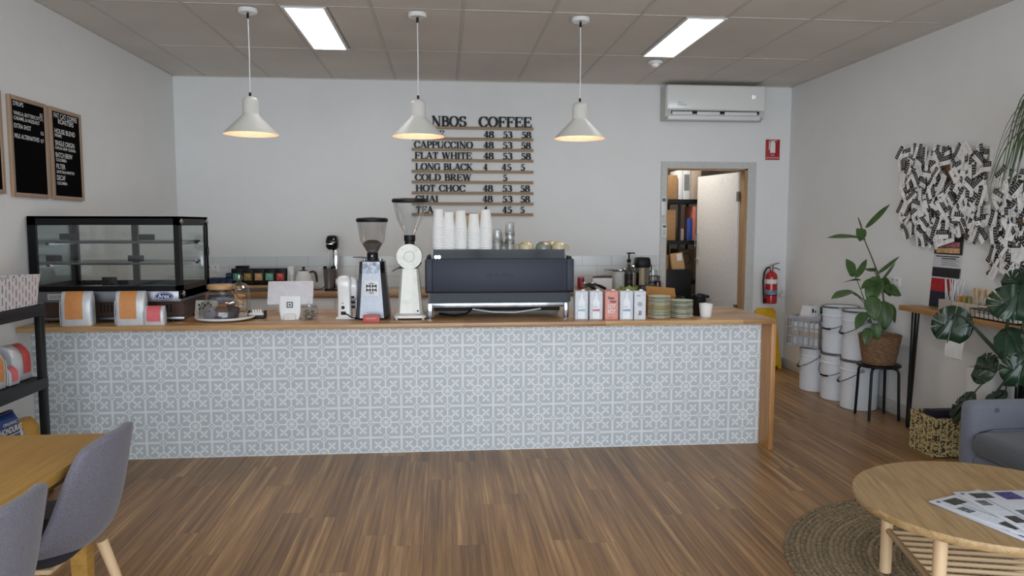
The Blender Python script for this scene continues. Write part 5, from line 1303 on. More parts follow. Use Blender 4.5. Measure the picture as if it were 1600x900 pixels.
def sticks(n, ya, yb, h, proto_fn, spread, lab, grp, name, cat):
    first = None
    for k in range(n):
        o = proto_fn() if first is None else first.copy()
        if first is None: first = o
        else: COL.objects.link(o)
        o.location = (BXF + .036 + random.uniform(-.012, .012), random.uniform(ya, yb), LZ + .012)
        o.rotation_euler = (R(random.uniform(-spread, spread)), R(random.uniform(-5, 6)), R(random.uniform(-30, 30)))
        tag(o, lab, cat, grp); 
seg = (y0 - y1) / 4
strawm = P('straw_white', (222, 220, 220), .5)
sticks(18, y0 - seg * 1.2, y0 - .03, .2, lambda: MB().lathe([(.0035, 0), (.0035, .21), (.003, .21)], 8).build('paper_straw', strawm), 16, 'white paper straw bunched in the ledge box, below the poster', 'straws in the ledge box', 'paper_straw', 'straw')
sticks(16, y1 + .03, y1 + seg * 1.7, .15, lambda: MB().loft([rrect(.008, .0016, 4, 10, 0), rrect(.009, .0016, 4, 10, .09), rrect(.024, .002, 3, 10, .12), rrect(.03, .002, 2.4, 10, .15), rrect(.012, .002, 2, 10, .172)]).build('wooden_spoon', P('spoon_wood', (206, 180, 146), .7)), 14, 'pale wooden spoon bunched at the near end of the ledge box', 'wooden spoons in the ledge box', 'wooden_spoon', 'spoon')
sc = [(206, 130, 60, 'orange'), (214, 170, 70, 'yellow'), (140, 150, 80, 'green'), (196, 100, 60, 'dark orange'), (160, 160, 110, 'pale green'), (220, 214, 200, 'white')]
for k, (r, g, b, nm) in enumerate(sc):
    o = MB().loft([rrect(.003, .04, 4, 12, 0), rrect(.009, .038, 4, 12, .03), rrect(.003, .04, 4, 12, .07)]).build('tea_sachet', P('sachet_' + nm.replace(' ', '_'), (r, g, b), .5))
    o.location = (BXF + .03 + .012 * (k % 2), y0 - seg * (1.5 + k * .16), LZ + zt3 - .03); o.rotation_euler = (R(random.uniform(-8, 8)), R(6), R(80 + 8 * k))
    tag(o, nm + ' tea sachet standing in the middle of the ledge box', 'sachet', 'sachets in the ledge box')
# wire basket with napkins
q0, q1 = at(1516, 497, 'x', LX + .01).y, at(1590, 512, 'x', LX + .01).y
t = thing('wire_basket', 'shallow black wire basket of napkins on the ledge', 'basket', (0, 0, LZ))
m = MB()
for z, g in ((.004, .01), (.06, 0)): m.tube([(LX + .004 + g, q0 - g, z), (BXF - .006 - g, q0 - g, z), (BXF - .006 - g, q1 + g, z), (LX + .004 + g, q1 + g, z)], .0035, 6, close=True)
for k in range(11):
    y = q1 + (q0 - q1) * k / 10
    for xx, gg in ((LX + .004, .01), (BXF - .006, -.01)): m.tube([(xx + gg, y, .004), (xx, y, .06)], .0022, 6)
    m.tube([(LX + .014, y, .004), (BXF - .016, y, .004)], .0018, 6)
m.build('wire_frame', black_m, t)
nap = MB().box(LX + .018, BXF - .02, q1 + .03, q0 - .02, .008, .03, .004); tag(nap.build('napkin_stack', P('napkin', (220, 216, 206), .85), None, (0, 0, LZ)), 'stack of white napkins inside the black wire basket', 'napkins')
# paper slip hanging from the ledge
a, b = rw(1477, 478, .19), rw(1513, 558, .19)
t = thing('paper_slip', 'long white printed slip hanging from the ledge edge behind the monstera leaf', 'paper', (LX - .003, at(1496, 490, 'x', LX).y, LZ - .01))
hw_, hh = .085, LZ - .01 - at(1495, 560, 'x', LX).z
vs = []
for k in range(9):
    z = -hh * k / 8
    for s in (-1, 1): vs.append((.012 * sin(k * .7), s * hw_, z))
MB().add(vs, [(2 * k, 2 * k + 1, 2 * k + 3, 2 * k + 2) for k in range(8)]).build('sheet', paper, t)
m = MB()
for k in range(14): m.box(-.002, -.0016, -.06, .02 + .05 * ((k * 7) % 5) / 5, -hh * .35 - k * .014, -hh * .35 - k * .014 + .003)
m.build('printed_lines', P('print_grey', (150, 154, 164), .6), t)

# pin boards
def wall_board(y0, y1, z0, z1, lab):
    t = thing('pin_board', lab, 'pin board', (XR, 0, 0), group='card boards on the right wall')
    MB().box(-.018, 0, y0, y1, z0, z1, .002).build('cork', P('cork', (150, 116, 84), .9, vary=.2, scale=120), t)
    m = MB().box(-.022, 0, y0 - .015, y0, z0, z1).box(-.022, 0, y1, y1 + .015, z0, z1).box(-.022, 0, y0 - .015, y1 + .015, z0 - .015, z0).box(-.022, 0, y0 - .015, y1 + .015, z1, z1 + .015)
    m.build('board_frame', P('board_frame', (200, 194, 186), .6), t)
wall_board(-.225, .66, 1.46, 1.98, 'cork board buried under loyalty cards above the ledge box')
wall_board(-.66, -.30, 1.2, 1.72, 'cork board buried under loyalty cards beneath the hanging plant')
# loyalty cards: a white half with a hole dot, a black half with stamp dots
def card_mesh(kind):
    m = MB(); w, h, th = .106, .064, .0006; c = .004
    def quad(x0, x1, z0, z1, y, mi):
        n = 4; vs = []
        for i in range(n + 1):
            x = x0 + (x1 - x0) * i / n; yy = y - .0025 * (x / w * 2) ** 2 * (1 if kind != 1 else -1)
            vs += [(x, yy, z0), (x, yy, z1)]
        m.add(vs, [(2 * i, 2 * i + 2, 2 * i + 3, 2 * i + 1) for i in range(n)], None, mi)
    if kind == 3: quad(-w / 2, w / 2, -h / 2, h / 2, 0, 0); quad(-w * .35, w * .3, .006, .009, -.0004, 2); quad(-w * .35, w * .1, -.004, -.002, -.0004, 2)
    else:
        quad(-w / 2, w / 2, -h / 2, -.001, 0, 0); quad(-w / 2, w / 2, -.001, h / 2, 0, 1)
        for i in range(5):
            for j in range(2): quad(-w * .38 + i * w * .165, -w * .38 + i * w * .165 + .006, .0075 + j * .0115, .0130 + j * .0115, -.0004, 0)
        quad(-w * .4, -w * .4 + .007, -h * .3, -h * .3 + .007, -.0004, 1)
        if kind == 2: quad(w * .05, w * .35, -h * .3, -h * .25, -.0004, 2)
    return m
cmat = [P('card_white', (236, 234, 232), .55), P('card_black', (26, 24, 27), .5), P('print_grey', (150, 154, 164), .6)]
cards = []
def place_card(y, z, kind, ang, layer, lab, grp, cat='card'):
    k = ('c', kind)
    if k not in MATS: MATS[k] = card_mesh(kind).build('loyalty_card', cmat); o = MATS[k]
    else: o = MATS[k].copy(); COL.objects.link(o)
    M = TR(XR - .03 - layer, y, z, rz=-90) @ TR(rx=random.uniform(-10, 6), rz=random.uniform(-10, 10)) @ Matrix.Rotation(R(ang), 4, 'Y')
    o.matrix_world = M
    tag(o, lab, cat, grp)
la = 'black and white loyalty card overlapping others on the large left card board'
lb = 'black and white loyalty card overlapping others on the card board under the hanging plant'
random.seed(21)
n = 0
for k in range(190):
    i, j = k % 14, k // 14
    px = 1416 + (i + random.uniform(-.1, .9)) * 9.6; py = 234 + (j + random.uniform(-.1, .9)) * 10.4
    if py > 366 and px < 1440: continue
    if 1484 < px < 1500 and 252 < py < 283 and k % 3: continue
    p = rw(px, py); kind = random.choice([0, 0, 0, 0, 1, 1, 2, 2, 3])
    place_card(p.y, p.z, kind, random.choice([0, 90, -60, 60, 30, -40, 70, -75]) + random.uniform(-25, 25), random.uniform(.0, .022), la if kind != 3 else 'plain white printed card pinned among loyalty cards on the left board', 'cards on the left board')
for k in range(104):
    py = 272 + 158 * (k / 104) + random.uniform(-5, 5); lo_px = 1566 if py < 340 else 1556
    if py < 285: lo_px = 1572
    px = random.uniform(lo_px, 1625); p = rw(px, py); kind = random.choice([0, 0, 0, 0, 1, 1, 2, 2, 3])
    place_card(p.y, p.z, kind, random.choice([0, 90, -60, 60, 30, -40, 70, -75]) + random.uniform(-25, 25), random.uniform(.0, .022), lb if kind != 3 else 'plain white printed card pinned on the board under the hanging plant', 'cards on the right board')
# poster
random.seed(5)
P0 = rw(1462, 366, .012); P1 = rw(1505, 372, .012); P2 = rw(1448, 474, .012)
yl, yr = P0.y, P1.y; zt4, zb4 = P0.z, LZ + .002
t = thing('event_poster', 'tall red, white and black event poster on the right wall below the card board', 'poster', (XR - .006, 0, 0))
lean = .06
def strip(name, f0, f1, mat, a=0., b=1., dx=0.):
    def pt(u, f): return (-.001 - dx, yl + (yr - yl) * u + (.05 if 0 else .045 * f), zt4 + (zb4 - zt4) * f)
    MB().add([pt(a, f0), pt(b, f0), pt(b, f1), pt(a, f1), (.003, *pt(a, f0)[1:]), (.003, *pt(b, f0)[1:]), (.003, *pt(b, f1)[1:]), (.003, *pt(a, f1)[1:])], [(0, 1, 2, 3), (4, 7, 6, 5), (0, 4, 5, 1), (1, 5, 6, 2), (2, 6, 7, 3), (3, 7, 4, 0)]).build(name, mat, t)
strip('sheet', 0, 1, P('poster_white', (206, 204, 206), .5))
strip('dark_header', 0, .27, P('poster_dark', (40, 30, 34), .5, vary=.5, scale=40), dx=.001)
strip('pink_title', .1, .17, P('poster_pink', (176, 110, 112), .5, vary=.6, scale=90), .1, .9, .002)
strip('gold_title', .18, .25, P('poster_gold', (206, 168, 120), .5, vary=.6, scale=90), .08, .92, .002)
strip('black_band', .45, .58, P('poster_black', (38, 36, 40), .5, vary=.7, scale=120), dx=.001)
strip('red_band', .60, .78, P('poster_red', (176, 36, 44), .5, vary=.3, scale=30), dx=.001)
strip('navy_foot', .78, 1, P('poster_navy', (34, 38, 58), .5, vary=.3, scale=30), dx=.001)
for k in range(5): strip('text_line', .29 + .028 * k, .303 + .028 * k, P('print_grey', (150, 154, 164), .6) if k > 1 else ink, .3 if k else .08, .92 - .1 * (k % 2), .002)
random.seed(11)
# ---------------------------------------------------------------- monstera, its pot, hanging plant
MXP, MYP = 5.70, -.55
t = thing('white_planter', 'tall white planter between the armchair and the right wall', 'planter', (5.78, -.56, 0))
MB().loft([rrect(.22, .22, 8, 36, 0), rrect(.25, .25, 8, 36, .6), rrect(.236, .236, 8, 36, .6), rrect(.22, .22, 8, 36, .52)], cap1=True).build('planter_wall', white, t)
MB().box(-.11, .11, -.11, .11, .5, .53).build('soil', P('soil', (44, 34, 28), .95, vary=.4, scale=60), t)
mroot = Vector((5.78, -.56, .53))
mon = thing('monstera_plant', 'large monstera with split dark leaves between the armchair and the ledge', 'plant', tuple(mroot))
def mp_(px, py, x): return at(px, py, 'x', x)
def half_outline(cuts, lobes=5, n=110):
    """right half of a split heart-shaped leaf, unit length, from the stalk notch to the tip"""
    o = []
    for i in range(n + 1):
        a = i / n
        th = pi * (1.0 - a)                       # from behind the stalk round to the tip
        r = .5 * (1 + .08 * cos(2 * th))
        x = sin(th) * .50 * (1 - .12 * a); y = .42 - cos(th) * -.58 if False else .40 + .60 * -cos(th)
        if a < .18: y += .10 * (.18 - a) / .18 * -1.2; x += .10 * sin(pi * a / .18)
        cut = 0
        for c in cuts:
            d = abs(a - c) / .016
            if d < 1: cut = max(cut, (1 - d ** 2) * .56)
        my = .05 + .9 * a
        x *= (1 - cut); y = y * (1 - cut) + my * cut
        o.append((x, y))
    return o
def monstera_leaf(B, T, W, roll=0, cuts=(.40, .54, .68), fold=.16, droop=.22, facing=None, lab=None):
    B, T = Vector(B), Vector(T); d = T - B; L = d.length; y = d.normalized()
    fc = Vector(facing) if facing else (CAM - B).normalized()
    z = (fc - y * fc.dot(y)).normalized(); x = y.cross(z)
    z2 = z * cos(R(roll)) + x * sin(R(roll)); x2 = y.cross(z2)
    M = Matrix.Translation(-mroot) @ Matrix(((x2.x, y.x, z2.x, B.x), (x2.y, y.y, z2.y, B.y), (x2.z, y.z, z2.z, B.z), (0, 0, 0, 1)))
    bm = bmesh.new()
    for s in (-1, 1):
        ol = half_outline(cuts if s > 0 else tuple(c + .03 for c in cuts))
        pts = [(s * px * W / L, py) for px, py in ol]
        mid = [(0, py) for py in [.96 - .06 * k for k in range(1, 16)] if py > .06]
        vs = [bm.verts.new((px * L, py * L, 0)) for px, py in [(0, .05)] + pts[1:-1] + [(0, 1.0)] + mid]
        f = bm.faces.new(vs)
    bmesh.ops.triangulate(bm, faces=bm.faces[:], ngon_method='EAR_CLIP')
    bmesh.ops.subdivide_edges(bm, edges=[e for e in bm.edges if e.calc_length() > L * .16], cuts=2)
    bmesh.ops.remove_doubles(bm, verts=bm.verts[:], dist=.0005)
    for v in bm.verts:
        u = v.co.y / L; ax = abs(v.co.x)
        v.co.z = ax * fold - droop * L * max(0, u - .25) ** 2 - .35 * ax * ax / max(W, .01) + .004 * sin(u * 22)
        v.co = M @ v.co
    bm.verts.index_update(); mb = MB(); mb.add([v.co[:] for v in bm.verts], [[v.index for v in f.verts] for f in bm.faces]); bm.free()
    o = mb.build('leaf', leaf_m, mon, sharp=80)
    md = o.modifiers.new('thickness', 'SOLIDIFY'); md.thickness = .0014
    return o
node = mp_(1583, 575, 5.62)
A_ = mp_
monstera_leaf(A_(1493, 488, 5.45), A_(1480, 537, 5.40), .235, 0, droop=.1)
monstera_leaf(A_(1575, 520, 5.5), A_(1590, 556, 5.46), .185, 0, cuts=(), droop=.15)
monstera_leaf(A_(1552, 578, 5.55), A_(1520, 572, 5.5), .22, 20, cuts=(.4, .56, .68), droop=.1)
monstera_leaf(A_(1592, 455, 5.5), A_(1583, 505, 5.45), .30, 0, droop=.1)
monstera_leaf(A_(1604, 440, 5.6), A_(1563, 455, 5.58), .2, 15, droop=.15)
monstera_leaf(A_(1518, 622, 5.5), A_(1481, 656, 5.42), .20, 30, droop=.2, facing=(-.6, -.6, .8))
monstera_leaf(A_(1602, 560, 5.5), A_(1588, 606, 5.46), .22, 0, droop=.1)
monstera_leaf(A_(1568, 616, 5.6), A_(1536, 632, 5.52), .16, 20, cuts=(.5, .64), droop=.2, facing=(-.4, -.5, 1))
monstera_leaf(A_(1625, 610, 5.6), A_(1650, 560, 5.6), .26, 0); monstera_leaf(A_(1630, 500, 5.7), A_(1665, 520, 5.7), .26, 0)
ms_ = P('monstera_stem', (46, 58, 38), .5)
def mstem(pts, r): stem(mon, pts, r, ms_)
mstem([mroot + Vector((-.02, 0, -.02)), A_(1592, 600, 5.72), node], [.016, .015, .014])
mstem([node, A_(1560, 552, 5.6), A_(1530, 520, 5.53), A_(1512, 500, 5.48), A_(1494, 490, 5.45)], [.015, .013, .010, .006, .005])
mstem([node, A_(1577, 545, 5.56), A_(1575, 522, 5.5)], [.008, .006, .005]); mstem([node, A_(1572, 520, 5.58), A_(1576, 490, 5.55), A_(1584, 460, 5.52), A_(1592, 455, 5.5)], [.012, .010, .008, .006, .005])
mstem([A_(1576, 495, 5.55), A_(1572, 478, 5.54), A_(1569, 466, 5.53)], [.007, .004, .002])
mstem([node, A_(1570, 575, 5.58), A_(1552, 580, 5.55)], [.007, .005, .004]); mstem([node, A_(1560, 558, 5.57), A_(1540, 555, 5.55), A_(1531, 558, 5.53)], [.005, .004, .003])
mstem([node, A_(1568, 598, 5.58), A_(1555, 615, 5.56), A_(1552, 626, 5.54)], [.007, .006, .005]); mstem([node, A_(1572, 605, 5.6), A_(1570, 630, 5.6)], [.005, .004, .003])
mstem([A_(1540, 594, 5.54), A_(1525, 610, 5.5), A_(1518, 622, 5.48)], [.004, .004, .003]); mstem([node, A_(1595, 570, 5.55), A_(1602, 560, 5.5)], [.007, .006, .005]); mstem([node, A_(1600, 500, 5.62), A_(1604, 440, 5.6)], [.008, .006, .005])
mstem([node, A_(1605, 600, 5.6), A_(1625, 610, 5.6)], .006); mstem([node, A_(1610, 530, 5.65), A_(1630, 500, 5.7)], .006)
# hanging plant
hc = at(1657, 198, 'x', 5.62)
hp = thing('hanging_plant', 'strappy green plant hanging from the ceiling at the top right', 'plant', (hc.x, hc.y, hc.z))
MB().lathe([(0, -.16), (.07, -.16), (.1, -.06), (.105, 0), (.098, 0), (.09, -.06), (0, -.08)], 32).build('pot', white_gl, hp)
for k in range(3): MB().tube([(.1 * cos(k * 2.094), .1 * sin(k * 2.094), 0), (0, 0, H - hc.z - .3), (0, 0, H - hc.z)], .002, 6).build('cord', lgrey, hp)
for k in range(60):
    a = random.uniform(0, 2 * pi); Lf = random.uniform(.22, .52); up = random.uniform(.02, .2)
    if k % 2: a = pi + random.uniform(-1.0, 1.0)
    mb = MB(); n = 12; vs = []; w0 = random.uniform(.006, .011)
    for i in range(n + 1):
        u = i / n; r = .02 + Lf * .62 * (1 - (1 - u) ** 1.6); z = up * sin(pi * min(1, u * 1.25)) * 1.2 - Lf * .75 * u ** 2.2
        w = w0 * (min(1, u * 6 + .4)) * (1 - u ** 3)+ .0005
        for s in (-1, 0, 1): vs.append((r * cos(a) - s * w * sin(a), r * sin(a) + s * w * cos(a), z + abs(s) * w * .4))
    fs = []
    for i in range(n):
        for j in range(2): fs.append((3 * i + j, 3 * i + j + 1, 3 * i + j + 4, 3 * i + j + 3))
    mb.add(vs, fs); mb.build('leaf', leaf_s, hp, sharp=80)

# ---------------------------------------------------------------- patterned box
m_, nt, b = new_mat('patterned_paper_box')
tc = nt.nodes.new('ShaderNodeTexCoord'); sp = nt.nodes.new('ShaderNodeSeparateXYZ'); nt.links.new(tc.outputs['Object'], sp.inputs[0])
yy, zz = X(sp.outputs[1]), X(sp.outputs[2]); xx = X(sp.outputs[0])
cc = (yy + xx) / .043; row = zz / .03
cb = nt.nodes.new('ShaderNodeCombineXYZ'); nt.links.new((cc.floor() * 3.7 + (cc.fract() * 4).floor() * .9).s, cb.inputs[0]); nt.links.new((row.floor() * 5.3 + (row.fract() * 4).floor() * 1.3).s, cb.inputs[1])
wn = nt.nodes.new('ShaderNodeTexWhiteNoise'); wn.noise_dimensions = '2D'; nt.links.new(cb.outputs[0], wn.inputs['Vector'])
fine = X(noise(nt, coords(nt), 120, 2))
inkm = ((X(wn.outputs['Value']) + (fine - .5) * 1.2) > .55) * ((cc.fract() - .5).abs() < .42)
nt.links.new(mixc(nt, inkm, rgb(206, 188, 136), rgb(58, 50, 40)), b.inputs['Base Color']); b.inputs['Roughness'].default_value = .7
ye = -.42
t = thing('patterned_box', 'open storage box with a yellow and black lettered pattern on the floor by the wall', 'box', (5.50, 0, 0))
hb, wx = .257, .36
m = MB().box(0, .006, ye, -.158, .0, hb).box(wx - .006, wx, ye, -.158, 0, hb).box(.006, wx - .006, -.164, -.158, 0, hb).box(.006, wx - .006, ye, ye + .006, 0, hb).box(.006, wx - .006, ye, -.164, 0, .006)
m.build('box_wall', m_, t)
t = thing('navy_folder', 'dark navy folder standing inside the patterned box', 'folder', (5.54, -.28, .01))
MB().box(0, .2, -.03, .03, 0, .27, .002).build('cover', P('navy_dark', (26, 26, 44), .6), t); MB().box(.004, .204, -.024, .024, .004, .266).build('pages', paper, t)

# ---------------------------------------------------------------- armchair
AX0, AX1, AY0, AY1 = 5.095, 5.72, -1.95, -1.15
t = thing('armchair', 'blue-grey upholstered tub armchair behind the round coffee table', 'armchair', ((AX0 + AX1) / 2, (AY0 + AY1) / 2, .013))
hx, hy = (AX1 - AX0) / 2, (AY1 - AY0) / 2
def soft(x0, x1, y0, y1, z0, z1, b): return MB().box(x0, x1, y0, y1, z0, z1, b, seg=5)
for s_, y0, y1 in ((0, -hy, -hy + .115), (1, hy - .115, hy)): soft(-hx, hx, y0, y1, .12, .56, .045).build('armrest', fabric2, t)
soft(hx - .15, hx, -hy + .05, hy - .05, .12, .66, .05).build('backrest', fabric2, t)
soft(-hx + .015, hx - .12, -hy + .1, hy - .1, .12, .29, .03).build('seat_base', fabric2, t)
soft(-hx - .01, hx - .13, -hy + .11, hy - .11, .29, .415, .05).build('seat_cushion', fabric3, t)
MB().tube([(-hx + .02, hy - .116, .38), (-hx + .05, hy - .113, .405), (-hx + .12, hy - .11, .42), (hx - .14, hy - .11, .42)], .006, 6).build('piping', P('piping_dark', (58, 60, 66), .9), t)
for x in (-hx + .07, hx - .07):
    for y in (-hy + .07, hy - .07): MB().tube([(x, y, .14), (x * 1.03, y * 1.03, 0.001)], [.022, .014], 12).build('leg', birch, t)
MB().lathe([(0, .004), (.012, .002), (.014, -.002)], 14, TR(-.18, hy - .1165, .52, rx=90)).build('stitched_dimple', fabric3, t)

# ---------------------------------------------------------------- rug, coffee table, newspapers
rm, nt, b = new_mat('braided_jute')
tc = nt.nodes.new('ShaderNodeTexCoord'); sp = nt.nodes.new('ShaderNodeSeparateXYZ'); nt.links.new(tc.outputs['Object'], sp.inputs[0])
x, y = X(sp.outputs[0]), X(sp.outputs[1]); r = (x * x + y * y).sqrt()
f = X(noise(nt, coords(nt), 70, 4, .65)); cb = nt.nodes.new('ShaderNodeCombineXYZ'); nt.links.new((r / .0236).floor().s, cb.inputs[0])
g = X(noise(nt, cb.outputs[0], .93, 2))
nt.links.new(ramp(nt, (f * .75 + g * .35).s, [(.34, rgb(70, 60, 44)), (.5, rgb(120, 104, 80)), (.66, rgb(164, 148, 118))]), b.inputs['Base Color']); b.inputs['Roughness'].default_value = .95
bump(nt, b, f, .8, .004)
RC, RR = (4.803, -1.986), .945
prof = [(0, .001), (RR, .001)]; nr = 40
for k in range(nr, 0, -1):
    r1 = RR * k / nr; w = RR / nr
    prof += [(r1, .004), (r1 - w * .2, .0105), (r1 - w * .5, .0125), (r1 - w * .8, .0105), (r1 - w * .98, .004)]
prof += [(0, .004)]
rug = MB().lathe(prof, 96).build('jute_rug', rm, None, (RC[0], RC[1], 0), sharp=80); tag(rug, 'round braided jute rug under the coffee table', 'rug')
CTX, CTY, CTH = 4.44, -2.215, .45
t = thing('coffee_table', 'round oak-veneer coffee table with a rod shelf on the jute rug', 'coffee table', (CTX, CTY, .013), -14)
MB().lathe([(0, CTH - .047), (.46, CTH - .047), (.483, CTH - .043), (.487, CTH - .036), (.487, CTH - .018), (.484, CTH - .014), (0, CTH - .0135)], 96, TR(rz=30), sy=.92).build('table_top', oak_lt, t, sharp=40)
LG = .262
q = [(-LG, LG), (LG, LG), (-LG, -LG), (LG, -LG)]
for x, y in q: MB().cyl(.0235, .001, CTH - .047, 24, TR(x, y, 0), bev=.003).build('leg', birch, t)
for x in (-LG, LG): MB().tube([(x, LG, .19), (x, -LG, .19)], .0125, 12).build('side_rail', P('rail_dark_wood', (176, 146, 106), .5), t)  # side rails in a darker brown than the rods
for k in range(9): MB().tube([(-LG, LG - .045 - k * .054, .193), (LG, LG - .045 - k * .054, .193)], .009, 10).build('shelf_rod', birch_x, t)
# newspapers, fanned
npg = P('newsprint', (208, 212, 220), .7, vary=.03, scale=60)
def newspaper(c, rz, k, lab):
    """corner at the origin, top edge along +x, columns running towards -y"""
    t = thing('newspaper', lab, 'newspaper', (c[0], c[1], .013 + CTH - .0135 + .001 + k * .0045), rz, 'fanned newspapers on the coffee table')
    W_, L_ = .29, .40
    MB().box(0, W_, -L_, 0, 0, .004, .0005).build('pages', npg, t)
    z0 = .0041; mk = lambda x0, x1, y0, y1: MB().box(x0, x1, y0, y1, z0, z0 + .0003)
    rnd = random.Random(k * 7 + 3)
    mk(.075, .078, -L_ + .01, -.07).build('column_rule', P('rule_navy', (40, 52, 100), .6), t)
    for i, (x0, y0, w, h, c_) in enumerate([(.045, -.02, .075, .05, 0), (.02, -.09, .04, .05, 1), (.15, -.015, .075, .075, 2), (.22, -.12, .06, .07, 0), (.1, -.19, .045, .05, 1), (.02, -.24, .045, .06, 0), (.16, -.23, .11, .06, 3), (.02, -.33, .05, .05, 2), (.11, -.32, .15, .06, 0)]):
        mk(x0, x0 + w, y0 - h, y0).build('photo', P('news_photo_%d' % c_, [(64, 62, 58), (104, 112, 120), (74, 58, 120), (150, 156, 92)][c_], .6, vary=.6, scale=70), t)
    tx = MB()
    for i in range(4):
        for j in range(46):
            if rnd.random() < .62: tx.box(.014 + i * .068, .014 + i * .068 + rnd.uniform(.03, .058), -.02 - j * .008, -.0185 - j * .008, z0 - .0002, z0 + .0001)
    tx.build('text_lines', P('print_pale2', (172, 176, 184), .6), t)
    MB().lathe([(0, z0), (.0075, z0), (.0075, z0 + .0004), (0, z0 + .0004)], 14, TR(.022, -.022, 0)).build('printed_dot', P('rule_navy', (40, 52, 100), .6), t)
newspaper((4.192, -2.232), 14, 0, 'lowest newspaper of the fan, mostly covered, on the coffee table')
newspaper((4.187, -2.242), 20, 1, 'newspaper nearest the table edge in the fan on the coffee table')
newspaper((4.332, -2.173), -1, 2, 'newspaper lying on top of the fan on the coffee table')

# ---------------------------------------------------------------- dining table and chairs at the left
TX1, TY1, TZ = 1.225, -2.075, .745
t = thing('dining_table', 'oak dining table at the bottom left of the photo', 'table', (0, 0, 0))
MB().box(-.1, TX1, -3.75, TY1, TZ - .032, TZ, .003).build('table_top', oak_tab, t)
MB().box(-.02, TX1 - .08, TY1 - .11, TY1 - .085, TZ - .1, TZ - .033).build('apron', oak_tab, t); MB().box(-.02, TX1 - .08, -3.66, -3.635, TZ - .1, TZ - .033).build('apron', oak_tab, t)
MB().box(TX1 - .11, TX1 - .085, -3.6, TY1 - .11, TZ - .1, TZ - .033).build('apron', oak_tab, t); MB().box(-.02, .005, -3.6, TY1 - .11, TZ - .1, TZ - .033).build('apron', oak_tab, t)
for x in (-.02, TX1 - .13):
    for y in (-3.68, TY1 - .14): MB().loft([[(x + .015, y + .015, 0.001), (x + .055, y + .015, .001), (x + .055, y + .055, .001), (x + .015, y + .055, .001)], [(x, y, TZ - .033), (x + .07, y, TZ - .033), (x + .07, y + .07, TZ - .033), (x, y + .07, TZ - .033)]]).build('leg', oak_tab, t)
def shell_chair(loc, rz, lab):
    t = thing('shell_chair', lab, 'chair', loc, rz, 'grey shell chairs at the dining table')
    # centre line from the seat front, down into the seat and up the back (side view: y forward is -)
    prof = [(-.24, .452), (-.2, .462), (-.1, .45), (.0, .438), (.09, .437), (.15, .452), (.195, .49), (.222, .55), (.24, .62), (.255, .70), (.268, .77), (.276, .815), (.279, .835)]
    hw = [.205, .22, .232, .24, .243, .24, .234, .224, .212, .198, .182, .168, .155]
    wing = [.02, .03, .05, .065, .08, .09, .092, .09, .084, .074, .064, .056, .05]
    n = len(prof); m = 8; top = []; 
    mb = MB(); vs = []
    for i, ((y, z), w, g) in enumerate(zip(prof, hw, wing)):
        a = Vector(prof[max(i - 1, 0)]); b_ = Vector(prof[min(i + 1, n - 1)]); tg = (b_ - a).normalized(); nn = Vector((-tg.y, tg.x))
        drop = .0
        for j in range(-m, m + 1):
            v = j / m; e = abs(v) ** 2.2
            top_drop = -.035 * abs(v) ** 3 * max(0, (i - n + 4) / 3)
            vs.append((w * v, y + nn.x * g * e, z + nn.y * g * e + top_drop))
    k = 2 * m + 1; fs = [(i * k + j, i * k + j + 1, (i + 1) * k + j + 1, (i + 1) * k + j) for i in range(n - 1) for j in range(2 * m)]
    mb.add(vs, fs); sh = mb.build('upholstered_shell', fabric, t, sharp=180)
    md = sh.modifiers.new('padding', 'SOLIDIFY'); md.thickness = .034; md.offset = -1
    md = sh.modifiers.new('smooth', 'SUBSURF'); md.levels = 2; md.render_levels = 2
    MB().loft([rrect(.36, .34, 5, 32, .452, 0, -.03), rrect(.4, .38, 5, 32, .47, 0, -.03), rrect(.37, .35, 4, 32, .492, 0, -.03)]).build('seat_pad', P('seat_shaded', (44, 43, 48), .95, vary=.2, scale=200), t, sharp=60)  # shadow on the seat is put into the pad's dark colour
    MB().box(-.09, .09, -.1, .07, .392, .41, .006).build('under_frame', birch, t)
    for sx in (-1, 1):
        for y0, y1 in ((-.15, -.21), (.12, .215)): MB().tube([(sx * .14, y0, .405), (sx * .205, y1, .002)], [.019, .012], 14).build('leg', birch, t)
    return t
c1 = shell_chair((1.085, -2.34, 0), -90, 'grey fabric shell chair tucked at the table, nearer the counter')
dup(c1, (1.115, -2.94, 0), -89, 'grey fabric shell chair in the bottom left corner, nearer the camera')

# ---------------------------------------------------------------- black shelf unit and its goods
SX1 = .2; SY1 = -.535; SY0 = -1.72
t = thing('shelf_unit', 'black metal shelf unit against the left wall beside the counter', 'shelving', (0, 0, 0))
for x in (XL + .025, SX1 - .018):
    for y in (SY0 + .02, SY1 - .018): MB().box(x - .018, x + .018, y - .02, y + .018, 0, 1.05, .002).build('post', black_m, t)
lev = [1.05, .648, .268]
for z in lev:
    MB().box(XL + .01, SX1 - .002, SY0 + .002, SY1 - .002, z - .014, z - .002).build('shelf_board', black_m, t)
    m = MB().box(SX1 - .006, SX1 + .003, SY0, SY1, z - .06, z + .0, .001).box(XL + .01, SX1, SY1 - .006, SY1 + .002, z - .06, z)
    m.build('shelf_rail', black_m, t)
